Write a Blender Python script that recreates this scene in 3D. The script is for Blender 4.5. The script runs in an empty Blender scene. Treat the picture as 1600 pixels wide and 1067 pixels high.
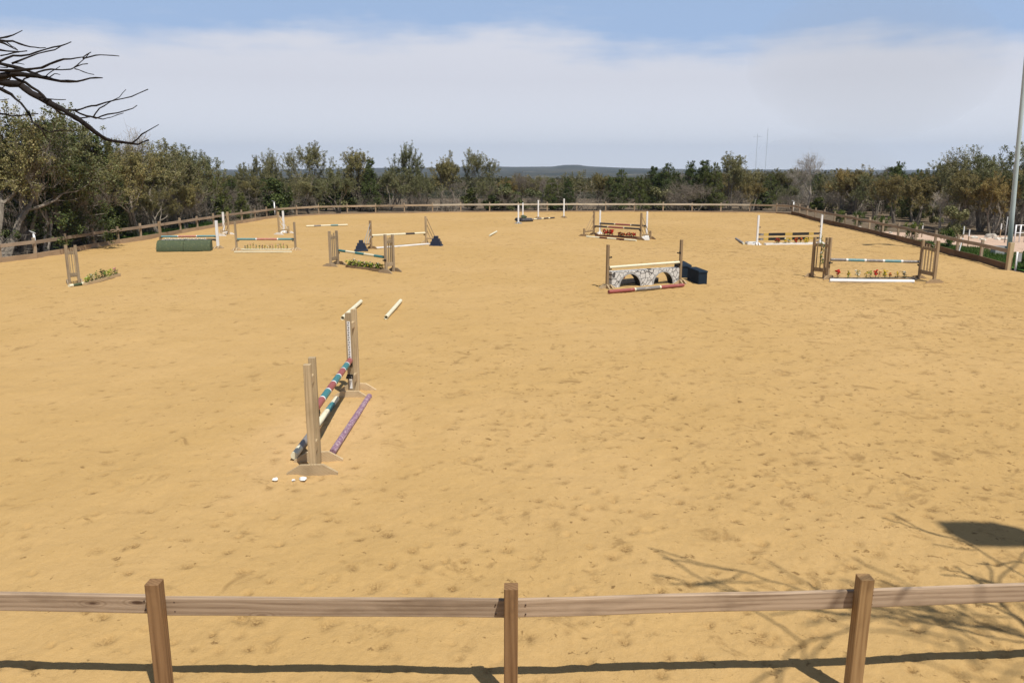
import bpy, bmesh, math, random
import numpy as np
from mathutils import Vector, Matrix, Quaternion, noise as mnoise

# ------------------------------------------------------------------ camera, world, sun, exposure
S = bpy.context.scene
C = bpy.data.collections.new('place'); S.collection.children.link(C)
F, H, HOR = 1240.0, 3.68, 261.0            # focal length in photo pixels, eye height, horizon row
PITCH = math.atan((533.5 - HOR) / F)
cam = bpy.data.cameras.new('camera'); camo = bpy.data.objects.new('camera', cam); C.objects.link(camo)
cam.sensor_width = 36.0; cam.lens = 36.0 * F / 1600.0
cam.clip_start = 0.1; cam.clip_end = 20000
camo.location = (0, 0, H); camo.rotation_euler = (math.pi / 2 - PITCH, 0, 0)
S.camera = camo

SUN = Vector((0.28, -0.43, 1.0)).normalized()
SUN_EL = math.asin(SUN.z); SUN_AZ = math.atan2(SUN.x, SUN.y)
sl = bpy.data.lights.new('sun', 'SUN'); sl.energy = 4.8; sl.angle = math.radians(0.53); sl.color = (1.0, 0.955, 0.87)
so = bpy.data.objects.new('sun', sl); C.objects.link(so); so.location = (0, 0, 60)
so.rotation_euler = SUN.to_track_quat('Z', 'Y').to_euler()

W_ = bpy.data.worlds.new('World'); S.world = W_; W_.use_nodes = True
nt = W_.node_tree; nt.nodes.clear()
def wn(t, **k):
    n = nt.nodes.new(t)
    for a, b in k.items(): setattr(n, a, b)
    return n
wo = wn('ShaderNodeOutputWorld'); bg = wn('ShaderNodeBackground'); bg.inputs[1].default_value = 0.06
sky = wn('ShaderNodeTexSky', sky_type='NISHITA', sun_disc=False, sun_elevation=SUN_EL, sun_rotation=SUN_AZ,
         altitude=300.0, air_density=1.0, dust_density=0.4, ozone_density=3.0)
tc = wn('ShaderNodeTexCoord')
mp = wn('ShaderNodeMapping'); mp.inputs['Scale'].default_value = (2.2, 2.2, 5.0)
n1 = wn('ShaderNodeTexNoise'); n1.inputs['Scale'].default_value = 1.7; n1.inputs['Detail'].default_value = 7; n1.inputs['Roughness'].default_value = 0.52
mp2 = wn('ShaderNodeMapping'); mp2.inputs['Scale'].default_value = (2.0, 2.0, 16.0)
n2 = wn('ShaderNodeTexNoise'); n2.inputs['Scale'].default_value = 3.0; n2.inputs['Detail'].default_value = 8; n2.inputs['Roughness'].default_value = 0.6
sp = wn('ShaderNodeSeparateXYZ')
def wm(op, a, b=None, c=None):
    n = wn('ShaderNodeMath', operation=op)
    for i, v in enumerate((a, b, c)):
        if v is None: continue
        if isinstance(v, (int, float)): n.inputs[i].default_value = v
        else: nt.links.new(v, n.inputs[i])
    return n.outputs[0]
L = nt.links.new
L(tc.outputs['Generated'], mp.inputs[0]); L(mp.outputs[0], n1.inputs[0])
L(tc.outputs['Generated'], mp2.inputs[0]); L(mp2.outputs[0], n2.inputs[0])
L(tc.outputs['Generated'], sp.inputs[0])
edge = wm('ADD', wm('MULTIPLY', wm('SUBTRACT', n1.outputs[0], 0.5), 0.13), 0.137)     # top of the cloud sheet
edge = wm('SUBTRACT', edge, wm('MULTIPLY', sp.outputs[0], 0.02))
d = wm('ADD', wm('SUBTRACT', edge, sp.outputs[2]), wm('MULTIPLY', wm('SUBTRACT', n2.outputs[0], 0.5), 0.05))
mr = wn('ShaderNodeMapRange', interpolation_type='SMOOTHSTEP'); L(d, mr.inputs[0])
mr.inputs[1].default_value = -0.028; mr.inputs[2].default_value = 0.02; mr.inputs[3].default_value = 0.0; mr.inputs[4].default_value = 0.93
wis = wn('ShaderNodeMapRange', interpolation_type='SMOOTHSTEP'); L(n2.outputs[0], wis.inputs[0])
wis.inputs[1].default_value = 0.56; wis.inputs[2].default_value = 0.85; wis.inputs[3].default_value = 0.10; wis.inputs[4].default_value = 0.34
mask = wm('MAXIMUM', mr.outputs[0], wis.outputs[0])
cc = wn('ShaderNodeMix', data_type='RGBA'); L(wm('MULTIPLY', n1.outputs[0], 0.6), cc.inputs[0])
cc.inputs[6].default_value = (11.6, 11.8, 12.9, 1); cc.inputs[7].default_value = (12.5, 12.5, 13.4, 1)
hz = wn('ShaderNodeMapRange'); L(sp.outputs[2], hz.inputs[0])                       # bluer air low over the hills
hz.inputs[1].default_value = 0.0; hz.inputs[2].default_value = 0.10; hz.inputs[3].default_value = 0.9; hz.inputs[4].default_value = 0.0
cc2 = wn('ShaderNodeMix', data_type='RGBA'); L(hz.outputs[0], cc2.inputs[0]); L(cc.outputs[2], cc2.inputs[6]); cc2.inputs[7].default_value = (15.8, 16.3, 17.2, 1)
mx = wn('ShaderNodeMix', data_type='RGBA'); L(mask, mx.inputs[0]); 
ve = wn('ShaderNodeMapRange', interpolation_type='SMOOTHSTEP'); L(sp.outputs[2], ve.inputs[0])   # bright thin air low in the sky, thinning towards the zenith
ve.inputs[1].default_value = 0.10; ve.inputs[2].default_value = 0.62; ve.inputs[3].default_value = 0.9; ve.inputs[4].default_value = 0.0
vm = wn('ShaderNodeMix', data_type='RGBA'); L(ve.outputs[0], vm.inputs[0]); L(sky.outputs[0], vm.inputs[6]); vm.inputs[7].default_value = (5.6, 8.3, 13.0, 1); L(vm.outputs[2], mx.inputs[6]); L(cc2.outputs[2], mx.inputs[7])
L(mx.outputs[2], bg.inputs[0]); L(bg.outputs[0], wo.inputs[0])

S.view_settings.view_transform = 'Standard'; S.view_settings.look = 'None'
S.view_settings.exposure = 0.07; S.view_settings.gamma = 1.0; S.view_settings.use_curve_mapping = False
S.render.engine = 'CYCLES'

# ------------------------------------------------------------------ helpers
R = random.Random(7)
def ray(px, py):
    a = (px - 800) / F; b = -(py - 533.5) / F
    return (a, math.cos(PITCH) + b * math.sin(PITCH), -math.sin(PITCH) + b * math.cos(PITCH))
def W(px, py, z=0.0):                       # surveyed photo point on the level z
    r = ray(px, py); t = (z - H) / r[2]
    return Vector((r[0] * t, r[1] * t, z))
def A(px, py, Y):                           # surveyed photo point at the distance Y
    r = ray(px, py); t = Y / r[1]
    return Vector((r[0] * t, Y, H + r[2] * t))

def tag(o, label=None, cat=None, group=None, kind=None):
    if label: o['label'] = label
    if cat: o['category'] = cat
    if group: o['group'] = group
    if kind: o['kind'] = kind
    return o
def empty(name, loc, rz=0.0, label=None, cat=None, group=None):
    o = bpy.data.objects.new(name, None); C.objects.link(o); o.location = loc; o.rotation_euler = (0, 0, rz)
    o.empty_display_size = 0.2
    return tag(o, label, cat, group)
def link(name, me, parent=None, M=None):
    o = bpy.data.objects.new(name, me); C.objects.link(o)
    if parent: o.parent = parent
    if M is not None: o.matrix_basis = M
    return o

class MB:
    def __init__(s): s.v = []; s.f = []; s.m = []
    def add(s, vs, fs, mi=0):
        k = len(s.v); s.v += [tuple(v) for v in vs]; s.f += [tuple(i + k for i in f) for f in fs]; s.m += [mi] * len(fs)
    def box(s, c, d, M=None, mi=0, taper=1.0):
        x, y, z = d[0] / 2, d[1] / 2, d[2] / 2; vs = []
        for sz in (-1, 1):
            t = taper if sz > 0 else 1.0
            for sx, sy in ((-1, -1), (1, -1), (1, 1), (-1, 1)):
                p = Vector((sx * x * t, sy * y * t, sz * z))
                if M: p = M @ p
                vs.append(p + Vector(c))
        s.add(vs, [(0, 3, 2, 1), (4, 5, 6, 7), (0, 1, 5, 4), (1, 2, 6, 5), (2, 3, 7, 6), (3, 0, 4, 7)], mi)
    def prism(s, pts, axis, t0, t1, mi=0):   # pts 2-D outline, extruded along axis ('x','y','z')
        def P(a, b, t): return {'x': (t, a, b), 'y': (a, t, b), 'z': (a, b, t)}[axis]
        n = len(pts); vs = [P(a, b, t0) for a, b in pts] + [P(a, b, t1) for a, b in pts]
        fs = [tuple(range(n)), tuple(range(2 * n - 1, n - 1, -1))] + [(i, i + n, (i + 1) % n + n, (i + 1) % n) for i in range(n)]
        s.add(vs, fs, mi)
    def tube(s, pts, rad, n=6, mi=0, cap=True):
        pts = [Vector(p) for p in pts]
        if not hasattr(rad, '__len__'): rad = [rad] * len(pts)
        k = len(s.v); ref = None; m = len(pts)
        for i, p in enumerate(pts):
            t = (pts[min(i + 1, m - 1)] - pts[max(i - 1, 0)])
            t = t.normalized() if t.length > 1e-9 else Vector((0, 0, 1))
            if ref is None: ref = t.orthogonal().normalized()
            ref = (ref - t * ref.dot(t)); ref = ref.normalized() if ref.length > 1e-6 else t.orthogonal().normalized()
            b = t.cross(ref)
            for j in range(n):
                a = 2 * math.pi * j / n
                q = p + (ref * math.cos(a) + b * math.sin(a)) * rad[i]; s.v.append((q.x, q.y, q.z))
        for i in range(m - 1):
            for j in range(n):
                s.f.append((k + i * n + j, k + i * n + (j + 1) % n, k + (i + 1) * n + (j + 1) % n, k + (i + 1) * n + j)); s.m.append(mi)
        if cap:
            s.f.append(tuple(k + j for j in range(n))[::-1]); s.m.append(mi)
            s.f.append(tuple(k + (m - 1) * n + j for j in range(n))); s.m.append(mi)
    def blob(s, c, r, mi=0, sub=6, jit=0.12, flat=1.0):
        k = len(s.v); rings = max(3, sub // 2 + 1)
        vs = [(c[0], c[1], c[2] - r * flat)]
        for i in range(1, rings):
            ph = math.pi * i / rings
            for j in range(sub):
                a = 2 * math.pi * (j + .5 * (i % 2)) / sub; rr = r * (1 + R.uniform(-jit, jit))
                vs.append((c[0] + rr * math.sin(ph) * math.cos(a), c[1] + rr * math.sin(ph) * math.sin(a), c[2] - rr * math.cos(ph) * flat))
        vs.append((c[0], c[1], c[2] + r * flat)); fs = []
        for j in range(sub): fs.append((0, 1 + (j + 1) % sub, 1 + j))
        for i in range(rings - 2):
            for j in range(sub):
                a = 1 + i * sub + j; b = 1 + i * sub + (j + 1) % sub; fs.append((a, b, b + sub, a + sub))
        for j in range(sub): fs.append((len(vs) - 1, 1 + (rings - 2) * sub + j, 1 + (rings - 2) * sub + (j + 1) % sub))
        s.add(vs, fs, mi)
    def mesh(s, name, mats, smooth=False):
        me = bpy.data.meshes.new(name); me.from_pydata(s.v, [], s.f)
        for m in (mats if isinstance(mats, (list, tuple)) else [mats]): me.materials.append(m)
        if any(s.m): me.polygons.foreach_set('material_index', s.m)
        if smooth: me.polygons.foreach_set('use_smooth', [True] * len(s.f))
        me.update(); return me
    def build(s, name, mats, parent=None, M=None, smooth=False):
        return link(name, s.mesh(name, mats, smooth), parent, M)

# ------------------------------------------------------------------ materials
def mat(name, base, rough=0.75, spec=0.3):
    m = bpy.data.materials.new(name); m.use_nodes = True; n = m.node_tree; b = n.nodes['Principled BSDF']
    b.inputs['Base Color'].default_value = (*base, 1); b.inputs['Roughness'].default_value = rough
    b.inputs['Specular IOR Level'].default_value = spec
    return m, n, b
def ramp(n, fac, stops):
    r = n.nodes.new('ShaderNodeValToRGB'); e = r.color_ramp.elements
    while len(e) > 1: e.remove(e[-1])
    e[0].position = stops[0][0]; e[0].color = (*stops[0][1], 1)
    for p, c in stops[1:]:
        q = e.new(p); q.color = (*c, 1)
    n.links.new(fac, r.inputs[0]); return r.outputs[0]
def noi(n, coord, scale, detail=4, rough=0.55, dist=0.0, vec=None):
    x = n.nodes.new('ShaderNodeTexNoise'); x.inputs['Scale'].default_value = scale; x.inputs['Detail'].default_value = detail
    x.inputs['Roughness'].default_value = rough; x.inputs['Distortion'].default_value = dist
    if vec:
        m = n.nodes.new('ShaderNodeMapping'); m.inputs['Scale'].default_value = vec; n.links.new(coord, m.inputs[0]); coord = m.outputs[0]
    n.links.new(coord, x.inputs['Vector']); return x.outputs[0]
def mixc(n, fac, a, b, mode='MIX'):
    x = n.nodes.new('ShaderNodeMix'); x.data_type = 'RGBA'; x.blend_type = mode
    for i, v in ((0, fac), (6, a), (7, b)):
        if isinstance(v, (int, float)): x.inputs[i].default_value = v
        elif isinstance(v, tuple): x.inputs[i].default_value = (*v, 1)
        else: n.links.new(v, x.inputs[i])
    return x.outputs[2]
def mth(n, op, a, b=0.0):
    x = n.nodes.new('ShaderNodeMath'); x.operation = op
    for i, v in ((0, a), (1, b)):
        if isinstance(v, (int, float)): x.inputs[i].default_value = v
        else: n.links.new(v, x.inputs[i])
    return x.outputs[0]
def mrange(n, v, a, b, c=0.0, d=1.0, smooth=True):
    x = n.nodes.new('ShaderNodeMapRange'); n.links.new(v, x.inputs[0])
    if smooth: x.interpolation_type = 'SMOOTHSTEP'
    for i, q in enumerate((a, b, c, d)): x.inputs[i + 1].default_value = q
    return x.outputs[0]
def bump(n, b, h, strength=0.4, dist=0.01):
    x = n.nodes.new('ShaderNodeBump'); x.inputs['Strength'].default_value = strength; x.inputs['Distance'].default_value = dist
    n.links.new(h, x.inputs['Height']); n.links.new(x.outputs[0], b.inputs['Normal'])
def objco(n, rnd=True):
    t = n.nodes.new('ShaderNodeTexCoord')
    if not rnd: return t.outputs['Object']
    oi = n.nodes.new('ShaderNodeObjectInfo'); a = n.nodes.new('ShaderNodeVectorMath'); a.operation = 'MULTIPLY_ADD'
    cb = n.nodes.new('ShaderNodeCombineXYZ'); n.links.new(oi.outputs['Random'], cb.inputs[0]); n.links.new(oi.outputs['Random'], cb.inputs[1]); n.links.new(oi.outputs['Random'], cb.inputs[2])
    n.links.new(cb.outputs[0], a.inputs[0]); a.inputs[1].default_value = (37, 53, 71); n.links.new(t.outputs['Object'], a.inputs[2])
    return a.outputs[0]

def wood(name, light, dark, fine=1.0, knots=False, var=0.25):
    m, n, b = mat(name, light, 0.85, 0.2); co = objco(n)
    w = noi(n, co, 1.0, 3, 0.5, 0.0, (1.1, 9, 9))
    wv = n.nodes.new('ShaderNodeTexWave'); wv.wave_type = 'RINGS'; wv.rings_direction = 'X'
    wv.inputs['Scale'].default_value = 4.0 * fine; wv.inputs['Distortion'].default_value = 7.0; wv.inputs['Detail'].default_value = 2.5; wv.inputs['Detail Scale'].default_value = 0.8
    mpn = n.nodes.new('ShaderNodeMapping'); mpn.inputs['Scale'].default_value = (0.22, 2.6, 2.6); n.links.new(co, mpn.inputs[0]); n.links.new(mpn.outputs[0], wv.inputs['Vector'])
    g = noi(n, co, 1.0, 5, 0.65, 0.0, (3.0, 90, 90))
    f = mth(n, 'ADD', mth(n, 'MULTIPLY', wv.outputs[0], 0.26), mth(n, 'ADD', mth(n, 'MULTIPLY', g, 0.5), mth(n, 'MULTIPLY', w, 0.42)))
    col = ramp(n, f, [(0.28, dark), (0.5, tuple((a * 2 + c) / 3 for a, c in zip(light, dark))), (0.78, light)])
    blot = noi(n, co, 1.6, 4, 0.6, 0.3, (1, 2.5, 2.5))
    col = mixc(n, mrange(n, blot, 0.45, 0.75, 0, 0.4), col, tuple(c * 0.62 for c in dark))
    oi = n.nodes.new('ShaderNodeObjectInfo')
    col = mixc(n, 1.0, col, ramp(n, oi.outputs['Random'], [(0, (1 - var,) * 3), (1, (1 + var * .4,) * 3)]), 'MULTIPLY')
    if knots:
        vo = n.nodes.new('ShaderNodeTexVoronoi'); vo.inputs['Scale'].default_value = 1.0; mk = n.nodes.new('ShaderNodeMapping'); mk.inputs['Scale'].default_value = (2.0, 7, 7)
        n.links.new(co, mk.inputs[0]); n.links.new(mk.outputs[0], vo.inputs['Vector'])
        rr = mth(n, 'SINE', mth(n, 'MULTIPLY', vo.outputs['Distance'], 70.0))
        near = mrange(n, vo.outputs['Distance'], 0.10, 0.36, 1, 0)
        col = mixc(n, mth(n, 'MULTIPLY', near, mrange(n, rr, -0.6, 1, 0, 0.45)), col, (0.13, 0.075, 0.04))
        col = mixc(n, mrange(n, vo.outputs['Distance'], 0.07, 0.11, 0.9, 0), col, (0.07, 0.035, 0.02))
    n.links.new(col, b.inputs['Base Color']); bump(n, b, f, 0.5, 0.004); return m

def paint(name, c, wear=(0.45, 0.4, 0.33), amt=0.25, rough=0.5, scale=14):
    m, n, b = mat(name, c, rough, 0.35); co = objco(n)
    a = noi(n, co, scale, 5, 0.65); d = noi(n, co, 2.2, 3, 0.6)
    col = mixc(n, mrange(n, d, 0.35, 0.8, 0, 0.45), c, tuple(x * 0.72 + .02 for x in c))
    col = mixc(n, mrange(n, a, 0.72 - amt, 0.78 - amt * .6, 0, 0.75), col, wear)
    n.links.new(col, b.inputs['Base Color']); bump(n, b, a, 0.2, 0.003); return m

M_fence = wood('grey_pine_rail', (0.52, 0.385, 0.265), (0.20, 0.125, 0.072), 1.0, True)
M_post = wood('brown_pine_post', (0.31, 0.18, 0.085), (0.105, 0.047, 0.018), 1.2, True)
M_fpost = wood('far_pine_post', (0.44, 0.34, 0.235), (0.22, 0.155, 0.095), 1.0)
M_frail = wood('far_pine_rail', (0.37, 0.285, 0.205), (0.20, 0.145, 0.10), 1.0)
M_frail2 = wood('bleached_pine_rail', (0.62, 0.54, 0.42), (0.40, 0.33, 0.24), 1.0)
M_kick = wood('kickboard_wood', (0.20, 0.12, 0.065), (0.085, 0.046, 0.022), 1.0)
M_kick2 = wood('bleached_kickboard_wood', (0.42, 0.30, 0.19), (0.24, 0.16, 0.09), 1.0)
M_jump = wood('jump_wood', (0.56, 0.43, 0.26), (0.31, 0.215, 0.115), 1.2)
M_jumpd = wood('jump_wood_dark', (0.39, 0.28, 0.165), (0.20, 0.13, 0.068), 1.2)
M_jumpg = wood('jump_wood_grey', (0.38, 0.295, 0.195), (0.20, 0.148, 0.092), 1.2)
M_white = paint('white_paint', (0.80, 0.79, 0.76), amt=0.12)
M_cream = paint('cream_paint', (0.74, 0.69, 0.50), amt=0.15)
M_pvc = paint('white_pvc', (0.83, 0.83, 0.82), (0.6, 0.56, 0.5), amt=0.08, rough=0.35)
M_teal = paint('teal_paint', (0.045, 0.19, 0.20), (0.3, 0.35, 0.33), amt=0.13)
M_tealp = paint('pale_teal_paint', (0.13, 0.27, 0.28), (0.4, 0.4, 0.35), amt=0.16)
M_red = paint('dull_red_paint', (0.31, 0.085, 0.075), (0.5, 0.35, 0.3), amt=0.13)
M_pink = paint('faded_red_paint', (0.46, 0.19, 0.14), (0.55, 0.4, 0.32), amt=0.2)
M_dark = paint('near_black_paint', (0.05, 0.045, 0.045), (0.22, 0.19, 0.16), amt=0.15)
M_maroon = paint('maroon_paint', (0.10, 0.03, 0.025), (0.3, 0.2, 0.15), amt=0.12)
M_grey = paint('grey_paint', (0.22, 0.20, 0.185), (0.45, 0.4, 0.33), amt=0.2)
M_purple = paint('purple_paint', (0.24, 0.13, 0.19), (0.58, 0.46, 0.45), amt=0.245, scale=26)
M_green = paint('dark_green_turf', (0.062, 0.082, 0.040), (0.14, 0.15, 0.07), amt=0.2, rough=0.8)
M_blue = paint('dark_blue_plastic', (0.014, 0.022, 0.045), (0.08, 0.1, 0.14), amt=0.1, rough=0.45)
M_slate = paint('slate_blue_plastic', (0.016, 0.026, 0.040), (0.04, 0.05, 0.065), amt=0.06, rough=0.85)
M_slate.node_tree.nodes['Principled BSDF'].inputs['Specular IOR Level'].default_value = 0.08
M_black = paint('black_plastic', (0.018, 0.018, 0.018), (0.07, 0.07, 0.07), amt=0.08, rough=0.4)
M_steel = paint('galvanised_steel', (0.50, 0.55, 0.53), (0.42, 0.46, 0.45), amt=0.1, rough=0.45, scale=6)
M_yellow = paint('yellow_paint', (0.55, 0.37, 0.09), (0.3, 0.2, 0.08), amt=0.12)
M_gbox = paint('grey_metal_box', (0.36, 0.36, 0.35), (0.5, 0.5, 0.48), amt=0.08)
M_rock = paint('pale_limestone', (0.60, 0.56, 0.48), (0.4, 0.36, 0.3), amt=0.3, rough=0.9, scale=9)
def petal(name, c):
    m, n, b = mat(name, c, 0.7, 0.1); co = objco(n); a = noi(n, co, 30, 3)
    n.links.new(mixc(n, mrange(n, a, 0.3, 0.75, 0, 0.6), c, tuple(x * .55 for x in c)), b.inputs['Base Color']); return m
P_red = petal('red_petals', (0.50, 0.03, 0.02)); P_orange = petal('orange_petals', (0.52, 0.13, 0.03)); P_rust = petal('rust_petals', (0.26, 0.05, 0.025))
P_yel = petal('yellow_petals', (0.65, 0.45, 0.05)); P_whi = petal('white_petals', (0.72, 0.68, 0.55)); P_pink = petal('pink_petals', (0.55, 0.22, 0.25))
P_leaf = petal('plastic_leaves', (0.12, 0.19, 0.04)); P_lime = petal('lime_leaves', (0.34, 0.42, 0.06)); P_dleaf = petal('dark_plastic_leaves', (0.045, 0.055, 0.03)); P_pot = petal('dark_pot', (0.05, 0.035, 0.03))

def leafmat(name, c1, c2, c3, trans=0.32):
    m, n, b = mat(name, c1, 0.6, 0.25)
    g = n.nodes.new('ShaderNodeNewGeometry'); oi = n.nodes.new('ShaderNodeObjectInfo')
    col = ramp(n, g.outputs['Random Per Island'], [(0.0, c1), (0.5, c2), (1.0, c3)])
    co = objco(n); cl = noi(n, co, 0.7, 3)
    col = mixc(n, mrange(n, cl, 0.35, 0.7, 0, 0.5), col, tuple(x * 0.6 for x in c1))
    col = mixc(n, 1.0, col, ramp(n, oi.outputs['Random'], [(0, (0.72, 0.80, 0.75)), (0.5, (1, 1, 1)), (1, (1.25, 1.12, 0.95))]), 'MULTIPLY')
    n.links.new(col, b.inputs['Base Color'])
    t = n.nodes.new('ShaderNodeBsdfTranslucent'); n.links.new(col, t.inputs[0])
    mxs = n.nodes.new('ShaderNodeMixShader'); mxs.inputs[0].default_value = trans
    n.links.new(b.outputs[0], mxs.inputs[1]); n.links.new(t.outputs[0], mxs.inputs[2]); n.links.new(mxs.outputs[0], n.nodes['Material Output'].inputs[0])
    return m
L_oak = leafmat('olive_oak_leaves', (0.115, 0.125, 0.045), (0.225, 0.218, 0.090), (0.43, 0.39, 0.21))
L_brown = leafmat('tan_oak_leaves', (0.15, 0.13, 0.045), (0.26, 0.212, 0.078), (0.38, 0.30, 0.135))
L_jun = leafmat('juniper_leaves', (0.045, 0.066, 0.018), (0.085, 0.11, 0.028), (0.165, 0.185, 0.05), 0.15)
L_bush = leafmat('fresh_green_leaves', (0.07, 0.12, 0.02), (0.13, 0.17, 0.03), (0.24, 0.24, 0.06))
L_mid = leafmat('distant_leaves', (0.075, 0.085, 0.04), (0.13, 0.125, 0.06), (0.18, 0.155, 0.085))
L_grass = leafmat('grass_blades', (0.05, 0.105, 0.018), (0.08, 0.14, 0.028), (0.13, 0.18, 0.045))
def bark(name, a, c):
    m, n, b = mat(name, a, 0.95, 0.1); co = objco(n)
    f = noi(n, co, 6, 6, 0.7, 0.4, (1, 1, .35)); n.links.new(ramp(n, f, [(0.3, c), (0.65, a)]), b.inputs['Base Color']); bump(n, b, f, 0.8, 0.02); return m
B_oak = bark('oak_bark', (0.30, 0.26, 0.21), (0.10, 0.085, 0.068)); B_pale = bark('pale_dead_bark', (0.42, 0.37, 0.31), (0.22, 0.19, 0.155))
B_dark = bark('dark_branch_bark', (0.032, 0.026, 0.024), (0.012, 0.010, 0.009)); B_twig = bark('grey_brown_twigs', (0.26, 0.22, 0.175), (0.13, 0.11, 0.085))

# sand
def sandmat():
    m, n, b = mat('arena_sand', (0.5, 0.33, 0.16), 0.95, 0.12)
    t = n.nodes.new('ShaderNodeTexCoord'); co = t.outputs['Object']
    at = n.nodes.new('ShaderNodeAttribute'); at.attribute_name = 'damp'
    big = noi(n, co, 0.16, 4, 0.6); mid = noi(n, co, 1.1, 5, 0.6, 0.2); grit = noi(n, co, 210, 2, 0.7); fine = noi(n, co, 46, 4, 0.7)
    col = mixc(n, mrange(n, big, 0.36, 0.66), (0.500, 0.325, 0.131), (0.54, 0.356, 0.156))
    col = mixc(n, mrange(n, mid, 0.3, 0.75, 0, 0.35), col, (0.425, 0.272, 0.105))
    col = mixc(n, mrange(n, grit, 0.3, 0.72, 0.0, 0.45), col, (0.33, 0.205, 0.075))
    col = mixc(n, mrange(n, grit, 0.62, 0.76, 0.0, 0.65), col, (0.80, 0.64, 0.40))
    # pale dusty sand worn up round the near jump
    sx = n.nodes.new('ShaderNodeVectorMath'); sx.operation = 'SUBTRACT'; n.links.new(co, sx.inputs[0]); sx.inputs[1].default_value = (-2.65, 10.6, 0)
    sc = n.nodes.new('ShaderNodeVectorMath'); sc.operation = 'MULTIPLY'; n.links.new(sx.outputs[0], sc.inputs[0]); sc.inputs[1].default_value = (0.8, 0.42, 0)
    ln = n.nodes.new('ShaderNodeVectorMath'); ln.operation = 'LENGTH'; n.links.new(sc.outputs[0], ln.inputs[0])
    dd = mth(n, 'ADD', ln.outputs['Value'], mth(n, 'MULTIPLY', mid, 0.9))
    col = mixc(n, mrange(n, dd, 0.65, 1.7, 0.42, 0.0), col, (0.63, 0.42, 0.22))
    # turned-over damp sand: in hoof prints (attribute) and small scattered scuffs
    s1 = noi(n, co, 2.3, 5, 0.68, 0.6, (1.0, 0.85, 1)); s2 = noi(n, co, 7.5, 4, 0.7, 0.4)
    dens = noi(n, co, 0.12, 3, 0.5)
    gx = n.nodes.new('ShaderNodeSeparateXYZ'); n.links.new(co, gx.inputs[0])
    dr = mth(n, 'ADD', mth(n, 'MULTIPLY', dens, 0.16), mrange(n, gx.outputs[0], -6, 10, -0.03, 0.02))
    sc1 = mrange(n, mth(n, 'ADD', s1, dr), 0.635, 0.78, 0, 0.55); g12 = noi(n, co, 14, 4, 0.7, 0.2); sc2 = mrange(n, mth(n, 'ADD', s2, dr), 0.675, 0.76, 0, 0.85)
    dm = mth(n, 'MAXIMUM', mth(n, 'MAXIMUM', sc1, sc2), mth(n, 'MULTIPLY', at.outputs['Fac'], mrange(n, fine, 0.36, 0.58, 0.15, 1.0)))
    col = mixc(n, mrange(n, g12, 0.42, 0.7, 0, 0.22), col, (0.36, 0.22, 0.075)); col = mixc(n, dm, col, (0.19, 0.112, 0.042))
    n.links.new(col, b.inputs['Base Color'])
    hh = mth(n, 'ADD', mth(n, 'MULTIPLY', grit, 0.18), mth(n, 'ADD', mth(n, 'ADD', mth(n, 'MULTIPLY', fine, 0.5), mth(n, 'MULTIPLY', g12, 0.8)), mth(n, 'SUBTRACT', mth(n, 'MULTIPLY', s2, 0.9), mth(n, 'MULTIPLY', sc1, 0.6))))
    bump(n, b, hh, 0.6, 0.022); return m
M_sand = sandmat()
def groundmat(name, cols, sc=3.0, bstr=0.6):
    m, n, b = mat(name, cols[0], 0.95, 0.1); t = n.nodes.new('ShaderNodeTexCoord'); co = t.outputs['Object']
    f = noi(n, co, sc, 7, 0.7, 0.3); g = noi(n, co, sc * 14, 4, 0.7)
    c = ramp(n, mth(n, 'ADD', mth(n, 'MULTIPLY', f, .6), mth(n, 'MULTIPLY', g, .4)), [(0.34, cols[0]), (0.5, cols[1]), (0.66, cols[2])])
    n.links.new(c, b.inputs['Base Color']); bump(n, b, g, bstr, 0.03); return m
M_litter = groundmat('leaf_litter', ((0.07, 0.05, 0.032), (0.14, 0.105, 0.07), (0.25, 0.20, 0.14)), 1.4)
M_gravel = groundmat('pink_gravel', ((0.42, 0.29, 0.21), (0.52, 0.37, 0.275), (0.60, 0.46, 0.36)), 2.0)
M_grassg = groundmat('grass_ground', ((0.035, 0.08, 0.012), (0.055, 0.12, 0.02), (0.10, 0.16, 0.03)), 1.5)
def terrmat():
    m, n, b = mat('wooded_terrain', (0.1, 0.1, 0.06), 1.0, 0.0); t = n.nodes.new('ShaderNodeTexCoord'); co = t.outputs['Object']
    f = noi(n, co, 0.05, 8, 0.72); g = noi(n, co, 0.0035, 6, 0.6, 0, (1, 1.6, 1)); h = noi(n, co, 0.012, 5, 0.65, 0, (1, 1.5, 1))
    c = ramp(n, f, [(0.3, (0.016, 0.021, 0.014)), (0.55, (0.040, 0.044, 0.030)), (0.75, (0.10, 0.088, 0.06))])
    c = mixc(n, mrange(n, g, 0.48, 0.58, 0, 0.55), c, (0.13, 0.115, 0.08))
    c = mixc(n, mrange(n, h, 0.62, 0.66, 0, 0.8), c, (0.42, 0.36, 0.27))
    n.links.new(c, b.inputs['Base Color']); bump(n, b, f, 1.0, 4.0); return m
M_terr = terrmat()

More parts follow.
